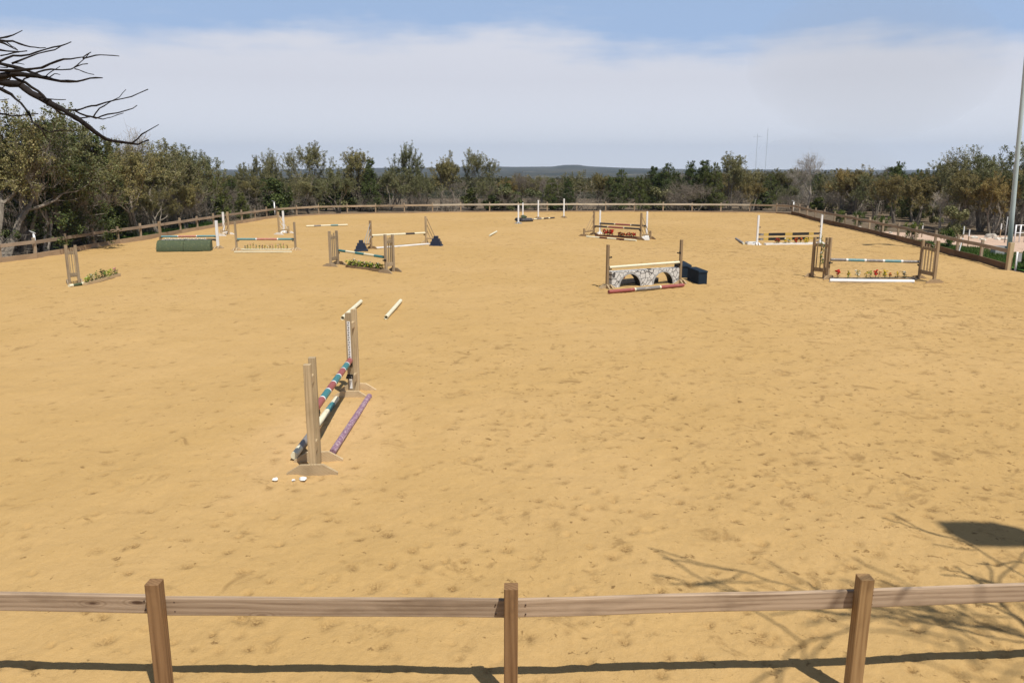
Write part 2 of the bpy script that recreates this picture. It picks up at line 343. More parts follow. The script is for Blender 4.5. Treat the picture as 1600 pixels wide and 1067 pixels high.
# ------------------------------------------------------------------ ground and terrain
FENCE_L = [W(*p) for p in ((1.4,410),(56,403),(104.5,395),(146.7,387),(185.5,380.6),(220.6,375),(251,370),(282.5,364.5),(309,360),(334,355.5),(357,351.5),(378,348.5),(398.7,345.5),(417,342.6),(433,340.5))]
FENCE_F = [W(*p) for p in ((433,340.5),(463.7,337.8),(498,336),(543,335),(587,334),(632,333.5),(676,332.8),(720,332.2),(765,331.8),(810,331.5),(855,331.3),(901,331.2),(946,331.2),(991,331.2),(1036,331.3),(1081,331.6),(1126,332),(1171,332.5),(1213,333.5),(1238,335))]
FENCE_R = [W(*p) for p in ((1238,335),(1248.75,337.5),(1260.75,341.25),(1273.5,345.0),(1287.25,348.0),(1303.0,351.6),(1319.75,355.4),(1337.75,359.5),(1357.5,364.25),(1378.25,369.5),(1402.25,375.2),(1429.25,382),(1460.0,390.5),(1494.25,399.8),(1531.75,409),(1575.0,422.0))]
CREST = [(-2000,262),(-400,264),(300,266),(440,266),(480,265),(520,264),(600,262.5),(680,262),(720,261),(752,259.5),(800,261),(862,260.5),(880,258),(902,258),(915,260),(960,262),(1010,263.5),(1080,265),(1400,267),(1600,266),(3000,262)]
def crest(px):
    for (a, ya), (b, yb) in zip(CREST, CREST[1:]):
        if a <= px <= b: return ya + (yb - ya) * (px - a) / (b - a)
    return 263
def sst(x): x = min(1, max(0, x)); return x * x * (3 - 2 * x)
def terr(x, y):
    r = math.hypot(x, y); z = -0.10
    if r > 78: z -= 17 * sst((r - 78) / 1300) ** 0.8
    if r > 900:
        px = 800 + F * x / y * 1.0 if y > 0.25 * abs(x) else (3000 if x > 0 else -2000)
        px = max(-2000, min(3000, px))
        zc = H + (HOR - crest(px)) / F * 4200
        t = (r - 1500) / 2700
        k = sst(t) if r < 4200 else 1 - 0.35 * sst((r - 4200) / 2000)
        k += 0.10 * sst(t * 2) * (mnoise.noise(Vector((x * .0012, y * .0012, 3)))) if r < 3900 else 0
        z += (zc + 17) * k
    return z
def build_terrain():
    rad = [0, 12, 25, 40, 55, 70, 85, 100, 120, 145, 175, 210, 260, 320, 400, 500, 620, 760, 900, 1100, 1300, 1500, 1750, 2000, 2300, 2600, 2900, 3200, 3500, 3800, 4000, 4200, 4400, 4800, 5400, 6000]
    nA = 1440; vs = [(0, 0, -0.1)]; fs = []
    for r in rad[1:]:
        for j in range(nA):
            a = 2 * math.pi * j / nA; x = r * math.sin(a); y = r * math.cos(a); vs.append((x, y, terr(x, y)))
    for j in range(nA): fs.append((0, 1 + (j + 1) % nA, 1 + j))
    for i in range(len(rad) - 2):
        for j in range(nA):
            a = 1 + i * nA + j; b = 1 + i * nA + (j + 1) % nA; fs.append((a, b, b + nA, a + nA))
    me = bpy.data.meshes.new('terrain'); me.from_pydata(vs, [], fs); me.materials.append(M_litter); me.materials.append(M_terr)
    mi = [0] * nA
    for i in range(len(rad) - 2): mi += [1 if rad[i + 1] >= 100 else 0] * nA
    me.polygons.foreach_set('material_index', mi); me.polygons.foreach_set('use_smooth', [True] * len(fs)); me.update()
    tag(link('terrain', me), kind='structure')
build_terrain()

# the ring of the arena
RING = [W(1.4, 410) + Vector((-.9, -24, 0))] + FENCE_L + FENCE_F[1:] + FENCE_R[1:] + [FENCE_R[-1] + Vector((-.6, -7, 0)), FENCE_R[-1] + Vector((-1.0, -38, 0)), Vector((-20, -9, 0))]
def edge_x(Y, side):
    P = (FENCE_L + FENCE_F[1:9]) if side < 0 else list(reversed(FENCE_R)) + list(reversed(FENCE_F[10:-1]))
    if Y <= P[0].y: return (-21.0 if side < 0 else P[0].x - (P[0].y - Y) * 0.03)
    for a, b in zip(P, P[1:]):
        if a.y <= Y <= b.y: return a.x + (b.x - a.x) * (Y - a.y) / max(1e-6, b.y - a.y)
    return P[-1].x
def vn(x, y, s, seed):                      # value noise, vectorised
    x = x * s + seed * 17.3; y = y * s + seed * 31.7
    xi = np.floor(x).astype(np.int64); yi = np.floor(y).astype(np.int64); fx = x - xi; fy = y - yi
    fx = fx * fx * (3 - 2 * fx); fy = fy * fy * (3 - 2 * fy)
    def h(a, b):
        n = (a * 374761393 + b * 668265263 + seed * 982451653) & 0x7fffffff
        n = ((n ^ (n >> 13)) * 1274126177) & 0x7fffffff
        return ((n ^ (n >> 16)) & 0xffff) / 65535.0
    return (h(xi, yi) * (1 - fx) + h(xi + 1, yi) * fx) * (1 - fy) + (h(xi, yi + 1) * (1 - fx) + h(xi + 1, yi + 1) * fx) * fy
def build_sand():
    rng = np.random.default_rng(5)
    ys = [2.4]
    while ys[-1] < 67.8: ys.append(ys[-1] + max(0.014, ys[-1] * 0.0046))
    ys[-1] = 67.84; ys = np.array(ys); nr = len(ys); nc = 860
    lo = np.array([max(edge_x(y, -1), -(0.80 * y + 5)) for y in ys]); hi = np.array([min(edge_x(y, 1), 0.80 * y + 5) for y in ys])
    u = np.linspace(0, 1, nc); X = lo[:, None] + (hi - lo)[:, None] * u[None, :]; Y = np.repeat(ys[:, None], nc, 1)
    near = np.clip(1.4 - Y / 45, 0.25, 1)
    Z = (vn(X, Y, 0.35, 1) - .5) * 0.05 + (vn(X, Y, 1.3, 2) - .5) * 0.032 + (vn(X, Y, 3.7, 3) - .5) * 0.022 * near + (vn(X, Y, 9, 4) - .5) * 0.010 * near + (vn(X, Y, 21, 8) - .5) * 0.006 * near
    D = np.zeros_like(Z); HF = vn(X, Y, 27, 12); HF2 = vn(X, Y, 17, 13)
    Z += (vn(X, Y, 38, 14) - .5) * 0.006 * near
    N = 14000
    py = 2.6 + 62 * rng.random(N) ** 1.35; pxx = rng.random(N)
    for i in range(N):
        y0 = py[i]; l0 = np.interp(y0, ys, lo); h0 = np.interp(y0, ys, hi); x0 = l0 + (h0 - l0) * pxx[i]
        if rng.random() > 0.45 + 0.55 * min(1, max(0, (x0 + 4) / 10)) and y0 < 30: continue
        r = rng.uniform(0.03, 0.062) * (1 + (rng.random() < .10) * .6); dep = rng.uniform(0.006, 0.022); el = rng.uniform(.7, 1.5); an = rng.normal(1.3, .5)
        r0 = np.searchsorted(ys, y0 - 3 * r); r1 = np.searchsorted(ys, y0 + 3 * r) + 1
        w = (h0 - l0) / (nc - 1); c0 = max(0, int((x0 - 3 * r - l0) / w) - 1); c1 = min(nc, int((x0 + 3 * r - l0) / w) + 3)
        if r1 - r0 < 2 or c1 - c0 < 2: continue
        xx = X[r0:r1, c0:c1] - x0; yy = Y[r0:r1, c0:c1] - y0; ca, sa = math.cos(an), math.sin(an)
        q = np.sqrt(((xx * ca + yy * sa) / el) ** 2 + (-xx * sa + yy * ca) ** 2) / r
        tilt = 1 + 0.5 * (xx * ca + yy * sa) / r
        ir = .45 + 1.1 * HF[r0:r1, c0:c1]; q = q * (.75 + .5 * HF2[r0:r1, c0:c1])
        Z[r0:r1, c0:c1] += ir * -dep * np.exp(-(q ** 2) * 1.4) * np.clip(tilt, .3, 1.7) + ir * dep * 0.35 * np.exp(-((q - 1.45) ** 2) * 5)
        dk = rng.uniform(0.15, 1.0) * np.exp(-(q ** 2) * 1.0); D[r0:r1, c0:c1] = np.maximum(D[r0:r1, c0:c1], dk)
    clod = (vn(X, Y, 14, 6) > 0.93) & (vn(X, Y, .8, 7) > .55) & (Y < 25); Z[clod] += 0.012
    D = np.clip(D * (0.1 + 1.5 * vn(X, Y, 16, 9)), 0, 1)
    nv = nr * nc; co = np.empty((nv, 3), np.float32); co[:, 0] = X.ravel(); co[:, 1] = Y.ravel(); co[:, 2] = Z.ravel()
    a = (np.arange(nr - 1)[:, None] * nc + np.arange(nc - 1)[None, :]).ravel(); q = np.stack([a, a + 1, a + nc + 1, a + nc], 1).astype(np.int32)
    me = bpy.data.meshes.new('arena_sand'); me.vertices.add(nv); me.vertices.foreach_set('co', co.ravel())
    me.loops.add(q.size); me.loops.foreach_set('vertex_index', q.ravel()); me.polygons.add(len(q)); me.polygons.foreach_set('loop_start', np.arange(0, q.size, 4, dtype=np.int32))
    me.update(calc_edges=True); me.polygons.foreach_set('use_smooth', np.ones(len(q), bool))
    at = me.attributes.new('damp', 'FLOAT', 'POINT'); at.data.foreach_set('value', D.ravel().astype(np.float32))
    me.materials.append(M_sand); tag(link('arena_sand', me), kind='structure')
build_sand()
mb = MB(); mb.add([(p.x, p.y, -0.055) for p in reversed(RING)], [tuple(range(len(RING)))]); tag(mb.build('sand_base', M_sand), kind='structure')
# pink gravel road and grass strip outside the right fence, grass along the left fence
def sheet(name, pts, z, m):
    b = MB(); b.add([(x, y, z) for x, y in pts], [tuple(range(len(pts)))]); return tag(b.build(name, m), kind='structure')
sheet('gravel_road', [(21.5, 34.3), (25, 33.8), (40, 33.5), (75, 36), (75, 44), (40, 41.5), (30, 43.0), (23.5, 45.5), (21.6, 47.5), (21.0, 42)], -0.04, M_gravel)
sheet('grass_strip', [(18.5, 24), (40, 20), (40, 33.0), (25, 33.6), (22, 35.0), (21.4, 38), (21.3, 46), (21.4, 55), (20.9, 55), (20.2, 43.6), (19.1, 34.3)], -0.045, M_grassg)
sheet('verge', [(-19.0, 43), (-18.3, 55), (-19.5, 56), (-22, 52), (-22.5, 44), (-20.5, 41.5)], -0.045, M_grassg)
def grass(name, label, poly, n, hgt):
    xs = [p[0] for p in poly]; ys = [p[1] for p in poly]; V = []; Fc = []; k = 0
    def inside(x, y):
        c = False; j = len(poly) - 1
        for i in range(len(poly)):
            (xi, yi), (xj, yj) = poly[i], poly[j]
            if (yi > y) != (yj > y) and x < (xj - xi) * (y - yi) / (yj - yi) + xi: c = not c
            j = i
        return c
    while k < n:
        x = R.uniform(min(xs), max(xs)); y = R.uniform(min(ys), max(ys))
        if not inside(x, y): continue
        h = R.uniform(.4, 1) * hgt * (0.6 + mnoise.noise(Vector((x, y, 0))) * .8 + .3); a = R.uniform(0, 6.28); w = R.uniform(.008, .02); b = len(V)
        V += [(x - w * math.cos(a), y - w * math.sin(a), -.05), (x + w * math.cos(a), y + w * math.sin(a), -.05), (x + R.uniform(-.5, .5) * h, y + R.uniform(-.5, .5) * h, h - .05)]
        Fc.append((b, b + 1, b + 2)); k += 1
    me = bpy.data.meshes.new(name); me.from_pydata(V, [], Fc); me.materials.append(L_grass); me.update()
    tag(link(name, me), label, 'grass', None, 'stuff')
grass('grass', 'short bright green grass between the right fence and the pink gravel road', [(18.9, 26), (27, 25), (27, 33), (22.5, 34.6), (21.6, 38), (20.6, 44), (20.3, 43), (19.5, 36)], 42000, .16)
grass('grass', 'strip of green grass along the foot of the left fence', [(-19.2, 43), (-18.5, 54.5), (-20, 55), (-21.5, 51), (-21.8, 44)], 14000, .22)

# ------------------------------------------------------------------ beams, fences
def beam_mesh(Lx, w, h, m, bev=0.004, jit=0.0, endm=None):
    bm = bmesh.new(); n = 5 if Lx > 1.6 else 1
    x, y, z = Lx / 2, w / 2, h / 2; rings = []
    for i in range(n + 1):
        X = -x + Lx * i / n; dy = R.uniform(-jit, jit); dz = R.uniform(-jit, jit)
        rings.append([bm.verts.new((X, sy * (y - by) + dy, sz * (z - bz) + dz)) for sy, sz, by, bz in
                      ((-1, -1, 0, bev), (-1, -1, bev, 0), (1, -1, bev, 0), (1, -1, 0, bev), (1, 1, 0, bev), (1, 1, bev, 0), (-1, 1, bev, 0), (-1, 1, 0, bev))])
    for a, b in zip(rings, rings[1:]):
        for j in range(8): bm.faces.new((a[j], a[(j + 1) % 8], b[(j + 1) % 8], b[j]))
    bm.faces.new(rings[0][::-1]); bm.faces.new(rings[-1])
    bmesh.ops.recalc_face_normals(bm, faces=bm.faces)
    me = bpy.data.meshes.new('beam'); bm.to_mesh(me); bm.free(); me.materials.append(m); return me
def frame(p0, p1, up=Vector((0, 0, 1))):
    p0 = Vector(p0); p1 = Vector(p1); x = (p1 - p0).normalized()
    if abs(x.dot(up)) > 0.98: up = Vector((0, 1, 0))
    y = up.cross(x).normalized(); z = x.cross(y); m = Matrix((x, y, z)).transposed().to_4x4(); m.translation = (p0 + p1) / 2; return m
def beam(name, p0, p1, w, h, m, parent=None, up=Vector((0, 0, 1)), bev=0.004, jit=0.0, me=None):
    if me is None: me = beam_mesh((Vector(p1) - Vector(p0)).length, w, h, m, bev, jit); me.name = name
    return link(name, me, parent, frame(p0, p1, up))

def fence(label, pts, side, ptop, rail_top, rail_m, post_m, kick_m, skip_first=False, kick_h=0.20, rail_mats=None):
    o = pts[0].copy(); root = empty('rail_fence', o, 0, label, 'fence')
    pm = beam_mesh(ptop + 0.25, 0.095, 0.095, post_m, 0.005); pm.name = 'fence_post'
    n = len(pts)
    for i, p in enumerate(pts):
        d = (pts[min(i + 1, n - 1)] - pts[max(i - 1, 0)]).normalized(); nr = Vector((-d.y, d.x, 0)) * side
        if not (skip_first and i == 0):
            q = p - o + nr * 0.0; dz = R.uniform(-.02, .04)
            b = beam('post', q + Vector((0, 0, -.25 + dz)), q + Vector((R.uniform(-.012, .012), R.uniform(-.012, .012), ptop + dz)), 0, 0, None, root, d, me=pm)
        if i < n - 1:
            d2 = (pts[i + 1] - p).normalized(); n2 = Vector((-d2.y, d2.x, 0)) * side * 0.070
            a = p - o + n2; c = pts[i + 1] - o + n2; s = R.uniform(-.012, .012)
            rm = rail_mats[i] if rail_mats else rail_m
            beam('rail', a + d2 * .004 + Vector((0, 0, rail_top - .07 + s)), c - d2 * .004 + Vector((0, 0, rail_top - .07 + R.uniform(-.012, .012))), 0.038, 0.14, rm, root, jit=.003)
            if kick_m is not None:
                beam('kickboard', a + d2 * .004 + Vector((0, 0, kick_h / 2 - .04)), c - d2 * .004 + Vector((0, 0, kick_h / 2 - .04 + R.uniform(-.01, .01))), 0.04, kick_h + .08, kick_m, root, jit=.004)
    return root
fence('weathered post and single rail fence along the left side of the arena', [W(1.4, 410) + Vector((-.35, -2.42, 0))] + FENCE_L, -1, 0.84, 0.72, M_frail, M_fpost, M_kick2)
fm = [M_frail2 if 5 < i < 17 else M_fpost for i in range(19)]
fence('far post and rail fence with pale rail closing the back end of the arena', FENCE_F, -1, 0.80, 0.70, M_frail, M_fpost, M_kick2, True, 0.10, fm)
fence('brown post and rail fence with thick dark kickboard along the right side of the arena', FENCE_R[:-1], -1, 0.86, 0.74, M_frail, M_fpost, M_kick, True, 0.24)
# last bay with the big corner post
def last_bay():
    a, b = FENCE_R[-2], FENCE_R[-1]; root = empty('rail_fence', b, 0, 'end bay of the right fence with a thick square corner post below the light pole', 'fence')
    beam('corner_post', Vector((0, 0, -.3)), Vector((0, 0, 1.0)), .15, .15, M_jump, root, Vector((0, 1, 0)))
    d = (b - a).normalized(); n2 = Vector((-d.y, d.x, 0)) * -.07
    beam('rail', a - b + n2 + d * .01 + Vector((0, 0, .67)), n2 - d * .09 + Vector((0, 0, .69)), .04, .14, M_frail, root)
    beam('kickboard', a - b + n2 + d * .01 + Vector((0, 0, .08)), n2 - d * .09 + Vector((0, 0, .08)), .05, .32, M_kick, root)
last_bay()
# near fence
def near_fence():
    xs = [(-4.90, 5.03), (-2.45, 4.94), (-0.01, 4.90), (2.42, 4.99), (4.86, 5.14)]
    root = empty('rail_fence', (0, 4.9, 0), 0, 'near fence of grained pine posts and rails across the bottom of the photo', 'fence')
    tops = [0.90, 0.915, 0.905, 0.925, 0.9]; tm = [M_post, M_post, M_post, M_jumpn, M_post]
    for i, (x, y) in enumerate(xs):
        beam('post', (x, y - 4.9, -.35), (x + (.0, .006, .004, .012, 0)[i], y - 4.9, tops[i]), .095, .095, tm[i], root, Vector((0, 1, 0)), .006)
    zt = [(0.768, 0.775), (0.765, 0.768), (0.768, 0.788), (0.790, 0.800)]
    for i in range(4):
        a = Vector((xs[i][0] + .004, xs[i][1] - 4.9 + .075, zt[i][0] - .07)); b = Vector((xs[i + 1][0] - .004, xs[i + 1][1] - 4.9 + .075, zt[i][1] - .07))
        beam('rail', a, b, .038, .135, M_fence, root, bev=.006, jit=.003)
        for q, o_ in ((a, .10), (b, -.10)):
            for dz in (-.035, .035):
                nb = MB(); nb.tube([(0, 0, 0), (0, -.004, 0)], .0055, 8); nb.build('nail', M_nail, root, Matrix.Translation(q + Vector((o_, -.019, dz))))
M_nail = paint('rusty_nail', (0.06, 0.035, 0.025), (0.15, 0.08, 0.05), amt=0.1)
M_jumpn = wood('tan_pine_post', (0.40, 0.25, 0.115), (0.16, 0.08, 0.03), 1.3, True)
near_fence()

# ------------------------------------------------------------------ jump furniture
M_foot = wood('sandy_foot_wood', (0.60, 0.46, 0.28), (0.38, 0.27, 0.15), 1.2)
def foot(parent, x, y, w=.62, h=.125, t=.04, along='y', m=None):
    pts = [(-w / 2, -.03), (w / 2, -.03), (w / 2, .02), (w / 4.5, h), (-w / 4.5, h), (-w / 2, .02)]
    b = MB()
    if along == 'y': b.prism([(p + y, q) for p, q in pts], 'x', x - t / 2, x + t / 2)
    else: b.prism([(p + x, q) for p, q in pts], 'y', y - t / 2, y + t / 2)
    return b.build('foot', M_foot if m in (None, M_jump) else m, parent)
def cup(parent, x, z, y=0.0, m=None):
    b = MB(); b.box((x - .055, y, z - .01), (.05, .09, .018)); b.box((x - .08, y, z + .012), (.01, .08, .03)); b.box((x - .0, y, z), (.012, .10, .07))
    return b.build('cup', m or M_black, parent)
def ang(a, b): return math.atan2(b.y - a.y, b.x - a.x)
def wing(inner, outer, Hi, Ho, label, group, slats=0, m=None, pole_z=None, strip=None, bars=True, name='jump_standard', mid=None, mo=None, spill=True):
    m = m or M_jump; a = Vector(inner); b = Vector(outer); a.z = b.z = 0
    root = empty(name, a, ang(a, b), label, 'jump standard', group); w = (b - a).length
    beam('post', (0, 0, -.02), (0, 0, Hi), .085, .085, m, root, Vector((0, 1, 0)))
    beam('post', (w, 0, -.02), (w, 0, Ho), .085, .085, mo or m, root, Vector((0, 1, 0)))
    if mid is not None: beam('post', (mid, -.1, -.02), (mid, -.1, Hi - .02), .085, .085, m, root, Vector((0, 1, 0)))
    if bars:
        beam('crossbar', (.045, 0, min(Hi, Ho) - .24), (w - .045, 0, min(Hi, Ho) - .24), .04, .10, m, root)
        beam('crossbar', (.045, 0, .27), (w - .045, 0, .27), .04, .13, m, root)
    for i in range(slats):
        x = w * (i + 1) / (slats + 1); beam('slat', (x, .031, .24), (x, .031, min(Hi, Ho) - R.uniform(.05, .12)), .022, .04, m, root, Vector((0, 1, 0)), .002)
    foot(root, -.065, 0, m=m); foot(root, w + .065, 0, m=m)
    if pole_z is not None: cup(root, -.045, pole_z - .06)
    return root
def post_standard(p, Ht, face, label, group, m, cups=(), base=None, w=.085, ft='wood'):
    root = empty('jump_standard', p, face, label, 'jump standard', group)
    beam('post', (0, 0, 0), (0, 0, Ht), w, w, m, root, Vector((0, 1, 0)), .008)
    base = base or M_jump
    for s in (-1, 1):
        foot(root, s * (w / 2 + .021), 0, .56, .12, .04, 'y', base); foot(root, 0, s * (w / 2 + .021), .5, .10, .04, 'x', base)
    for z in cups: cup(root, -w / 2, z)
    return root
def pole(p0, p1, r, bands, label, group='poles of the jumps', name='jump_pole', rings=None, hollow=False, lift=True):
    """bands: [(material, length share)]"""
    p0 = Vector(p0); p1 = Vector(p1); Lx = (p1 - p0).length; b = MB(); tot = sum(f for _, f in bands); x = -Lx / 2; ms = []; n = 14
    for mt, fr in bands:
        if mt not in ms: ms.append(mt)
        l = Lx * fr / tot; b.tube([(x, 0, 0), (x + l, 0, 0)], r, n, ms.index(mt), False); x += l
    for s in (0, 1):
        k = len(b.v); X = -Lx / 2 if s == 0 else Lx / 2
        b.v += [(X, r * math.cos(2 * math.pi * j / n), r * math.sin(2 * math.pi * j / n)) for j in range(n)]
        e = ms.index(bands[0 if s == 0 else -1][0])
        if hollow:
            b.v += [(X, .82 * r * math.cos(2 * math.pi * j / n), .82 * r * math.sin(2 * math.pi * j / n)) for j in range(n)]
            D = X + (0.25 if s == 0 else -.25)
            b.v += [(D, .82 * r * math.cos(2 * math.pi * j / n), .82 * r * math.sin(2 * math.pi * j / n)) for j in range(n)]
            for q in (0, n):
                for j in range(n): b.f.append((k + q + j, k + q + (j + 1) % n, k + q + n + (j + 1) % n, k + q + n + j)); b.m.append(e)
            b.f.append(tuple(k + 2 * n + j for j in range(n))); b.m.append(e)
        else: b.f.append(tuple(k + j for j in range(n))); b.m.append(e)
    me = b.mesh(name, ms, False)
    for pz in me.polygons: pz.use_smooth = len(pz.vertices) == 4
    o = link(name, me, None, frame(p0, p1)); o.rotation_mode = 'QUATERNION'
    return tag(o, label, 'pole', group)
def bunch(parent, c, rad, h, pets, leaf=P_leaf, nl=14, npet=5, psize=.03, name='flower'):
    b = MB(); ms = [leaf] + pets
    for i in range(3): b.tube([(0, 0, 0), (R.uniform(-.3, .3) * rad, R.uniform(-.3, .3) * rad, h * .8)], .004, 3, 0)
    for i in range(nl):
        a = R.uniform(0, 6.28); l = R.uniform(.5, 1) * rad * .8; z = R.uniform(.05, .85) * h; w = l * .3; ca, sa = math.cos(a), math.sin(a); dz = R.uniform(-.02, .05)
        x0, y0 = R.uniform(-.3, .3) * rad, R.uniform(-.3, .3) * rad
        b.add([(x0, y0, z), (x0 + ca * l * .5 - sa * w, y0 + sa * l * .5 + ca * w, z + dz), (x0 + ca * l, y0 + sa * l, z + dz * .5), (x0 + ca * l * .5 + sa * w, y0 + sa * l * .5 - ca * w, z + dz + .01)], [(0, 1, 2, 3)], 0)
    for i in range(npet):
        a = R.uniform(0, 6.28); q = R.uniform(0, .7) * rad; b.blob((q * math.cos(a), q * math.sin(a), h * R.uniform(.4, 1)), psize * R.uniform(.7, 1.2), 1 + R.randrange(len(pets)) if pets else 0, 5, .3, .7)
    return b.build(name, ms, parent, Matrix.Translation(c))
def flower_box(p0, p1, w, h, m, label, group, plants, name='flower_box'):
    """plants: [(share along, radius, height, petals, leaf, petal count, petal size)]"""
    p0 = Vector(p0); p1 = Vector(p1); root = empty(name, (p0 + p1) / 2, ang(p0, p1), label, 'flower box', group); Lx = (p1 - p0).length
    b = MB(); t = .018
    b.box((0, -w / 2 + t / 2, h / 2), (Lx, t, h)); b.box((0, w / 2 - t / 2, h / 2), (Lx, t, h))
    b.box((-Lx / 2 + t / 2, 0, h / 2), (t, w - 2 * t - .002, h - .002)); b.box((Lx / 2 - t / 2, 0, h / 2), (t, w - 2 * t - .002, h - .002)); b.box((0, 0, h * .3), (Lx - 2 * t - .002, w - 2 * t - .002, h * .5))
    b.build('box', m, root)
    for s, rad, hh, pets, leaf, npet, ps in plants:
        bunch(root, (Lx * (s - .5), R.uniform(-.05, .05), h * .5), rad, hh, pets, leaf, 30 if rad > .125 else (18 if rad > .095 else 9), npet, ps)
    return root
def pv(p0, p1, s, z=None):
    q = Vector(p0).lerp(Vector(p1), s)
    if z is not None: q.z = z
    return q
ZV = lambda v, z: Vector((v.x, v.y, z))

# --- jump nearest the camera
nA, nB = Vector((-2.475, 9.55, 0)), Vector((-2.455, 9.23, 0)); fA, fB = Vector((-2.625, 12.50, 0)), Vector((-2.60, 12.84, 0))
s = wing(nA, nB, 1.38, 1.37, 'closest wooden jump standard, seen end on, with two posts and tilted top', 'wooden wing standards', 0, M_jump, 0.70)
s = wing(fA, fB, 1.40, 1.40, 'wooden jump standard with white hole strip, farther end of the closest jump', 'wooden wing standards', 0, M_jump, 0.62)
b = MB(); b.box((-.0455, -.012, .93), (.006, .05, .68)); o = b.build('hole_strip', M_white, s)
b = MB()
for i in range(17): b.box((-.0505, -.012 + .006 * (i % 2), 1.25 - i * .040), (.004, .016, .018))
hs = b.build('hole_marks', M_black, o)
cup(s, -.045, .36)
b = MB(); b.box((-.05, -.012, .26), (.004, .045, .20)); b.build('lower_strip', M_white, s)
G = 'poles of the closest jump'
pole(ZV(nA, .71) + Vector((.0, .06, 0)), ZV(fA, .63) + Vector((0.01, -.06, .0)), .047,
     [(M_red, .5), (M_white, .05), (M_teal, .5), (M_white, .05), (M_red, .5), (M_white, .05), (M_teal, .5), (M_white, .05), (M_red, .5), (M_white, .04), (M_teal, .45), (M_white, .04), (M_red, .4)],
     'raised teal and dull red pole with thin white rings in the closest jump', G)
pole(W(459.5, 712, .06), W(526, 623, .05), .046, [(M_cream, .3), (M_grey, .55), (M_teal, .35), (M_cream, .9), (M_teal, .4), (M_cream, .35)],
     'cream, teal and dark grey pole on the sand under the closest jump', G)
pole(W(519, 707, .045), W(577, 619, .045), .045, [(M_purple, 1)], 'purple and white mottled pole lying right of the closest jump', G)
pole(W(535, 497, .05), W(564, 471, .05), .05, [(M_cream, 1)], 'cream hollow pole lying on the sand behind the top of the closest jump', 'loose poles on the sand', hollow=True)
pole(W(603, 496, .05), W(626, 470, .05), .05, [(M_cream, 1)], 'worn cream hollow pole lying alone to the right of the matching pole', 'loose poles on the sand', hollow=True)
for (px, py, r, lb) in ((430, 749, .035, 'small white stone lying left of the foot of the closest jump'), (473, 748, .05, 'larger white lump of stone beside the near foot of the closest jump'), (459, 750, .022, 'tiny white chip between two white stones at the closest jump')):
    b = MB(); b.blob((0, 0, 0), r, 0, 7, .3, .6); o = b.build('white_stone', M_white, None, Matrix.Translation(W(px, py, .02))); tag(o, lb, 'stone')

# --- left wing alone with flower box
wing(W(124, 442), W(109, 443), 1.22, 1.24, 'lone slatted wooden wing standing at far left beside a flower box', 'wooden wing standards', 3, M_jumpg)
flower_box(W(131, 446), W(184, 431), .22, .09, M_jump, 'low wooden flower box of green leaves and a pink bloom at far left', 'flower boxes',
   [(.06, .13, .2, [P_lime], P_lime, 2, .02), (.15, .14, .22, [P_lime, P_whi], P_leaf, 3, .02), (.28, .13, .26, [P_whi], P_leaf, 4, .03), (.4, .15, .3, [P_leaf], P_leaf, 3, .02), (.5, .15, .34, [P_leaf], P_dleaf, 3, .03), (.6, .14, .28, [P_lime], P_leaf, 3, .02), (.7, .13, .24, [P_lime], P_lime, 3, .02), (.82, .14, .26, [P_lime], P_lime, 3, .02), (.93, .13, .28, [P_pink], P_leaf, 8, .03)])
pole(W(108, 447, .05), W(131, 443, .05), .05, [(M_cream, .5), (M_green, 1.2), (M_cream, .4)], 'short cream and dark green pole lying at the foot of the lone wing', 'loose poles on the sand')

# --- green roll top jump
post_standard(W(252, 389), 1.24, math.pi, 'brown wooden post standard at the left end of the green roll top jump', 'post standards', M_jumpd, (.52, .36))
post_standard(W(341, 388), 1.27, 0, 'thick white post standard at the right end of the green roll top jump', 'post standards', M_pvc, (.52, .36), w=.11)
def rolltop():
    p0, p1 = W(247.5, 392), W(331, 391); root = empty('roll_top_jump', (p0 + p1) / 2, ang(p0, p1), 'dark green rounded roll top jump filler between a wooden and a white standard', 'jump filler')
    Lx = (p1 - p0).length; prof = [(-.30, 0)] + [(-.30 + .36 * (1 - math.cos(t)), .46 * math.sin(t)) for t in [math.pi / 2 * i / 8 for i in range(1, 9)]] + [(.2, .46), (.2, 0)]
    for s, (a, c) in enumerate(((-Lx / 2, -.008), (.008, Lx / 2))):
        b = MB(); b.prism(prof, 'x', a, c); b.build('panel', M_green, root)
    b = MB(); b.box((0, .13, .475), (Lx * .8, .05, .03)); tr = b.build('planter', M_gbox, root)
    for i in range(22):
        b = MB(); b.blob((0, 0, 0), .035, 0, 6, .3); b.build('white_flower', P_whi, tr, Matrix.Translation((-Lx * .36 + Lx * .74 * i / 21, .10 + R.uniform(-.02, .02), .51 + R.uniform(-.01, .02))))
rolltop()
a, c = W(254, 389) + Vector((0, 0, .56)), W(338, 388) + Vector((0, 0, .56))
pole(a, c, .047, [(M_tealp, .29), (M_white, .012), (M_pink, .32), (M_white, .012), (M_tealp, .33)], 'upper teal and faded red pole over the green roll top jump')
a.z = c.z = .40; pole(a, c, .045, [(M_grey, .62), (M_red, .22), (M_dark, .16)], 'lower grey and red pole just above the green roll top jump')

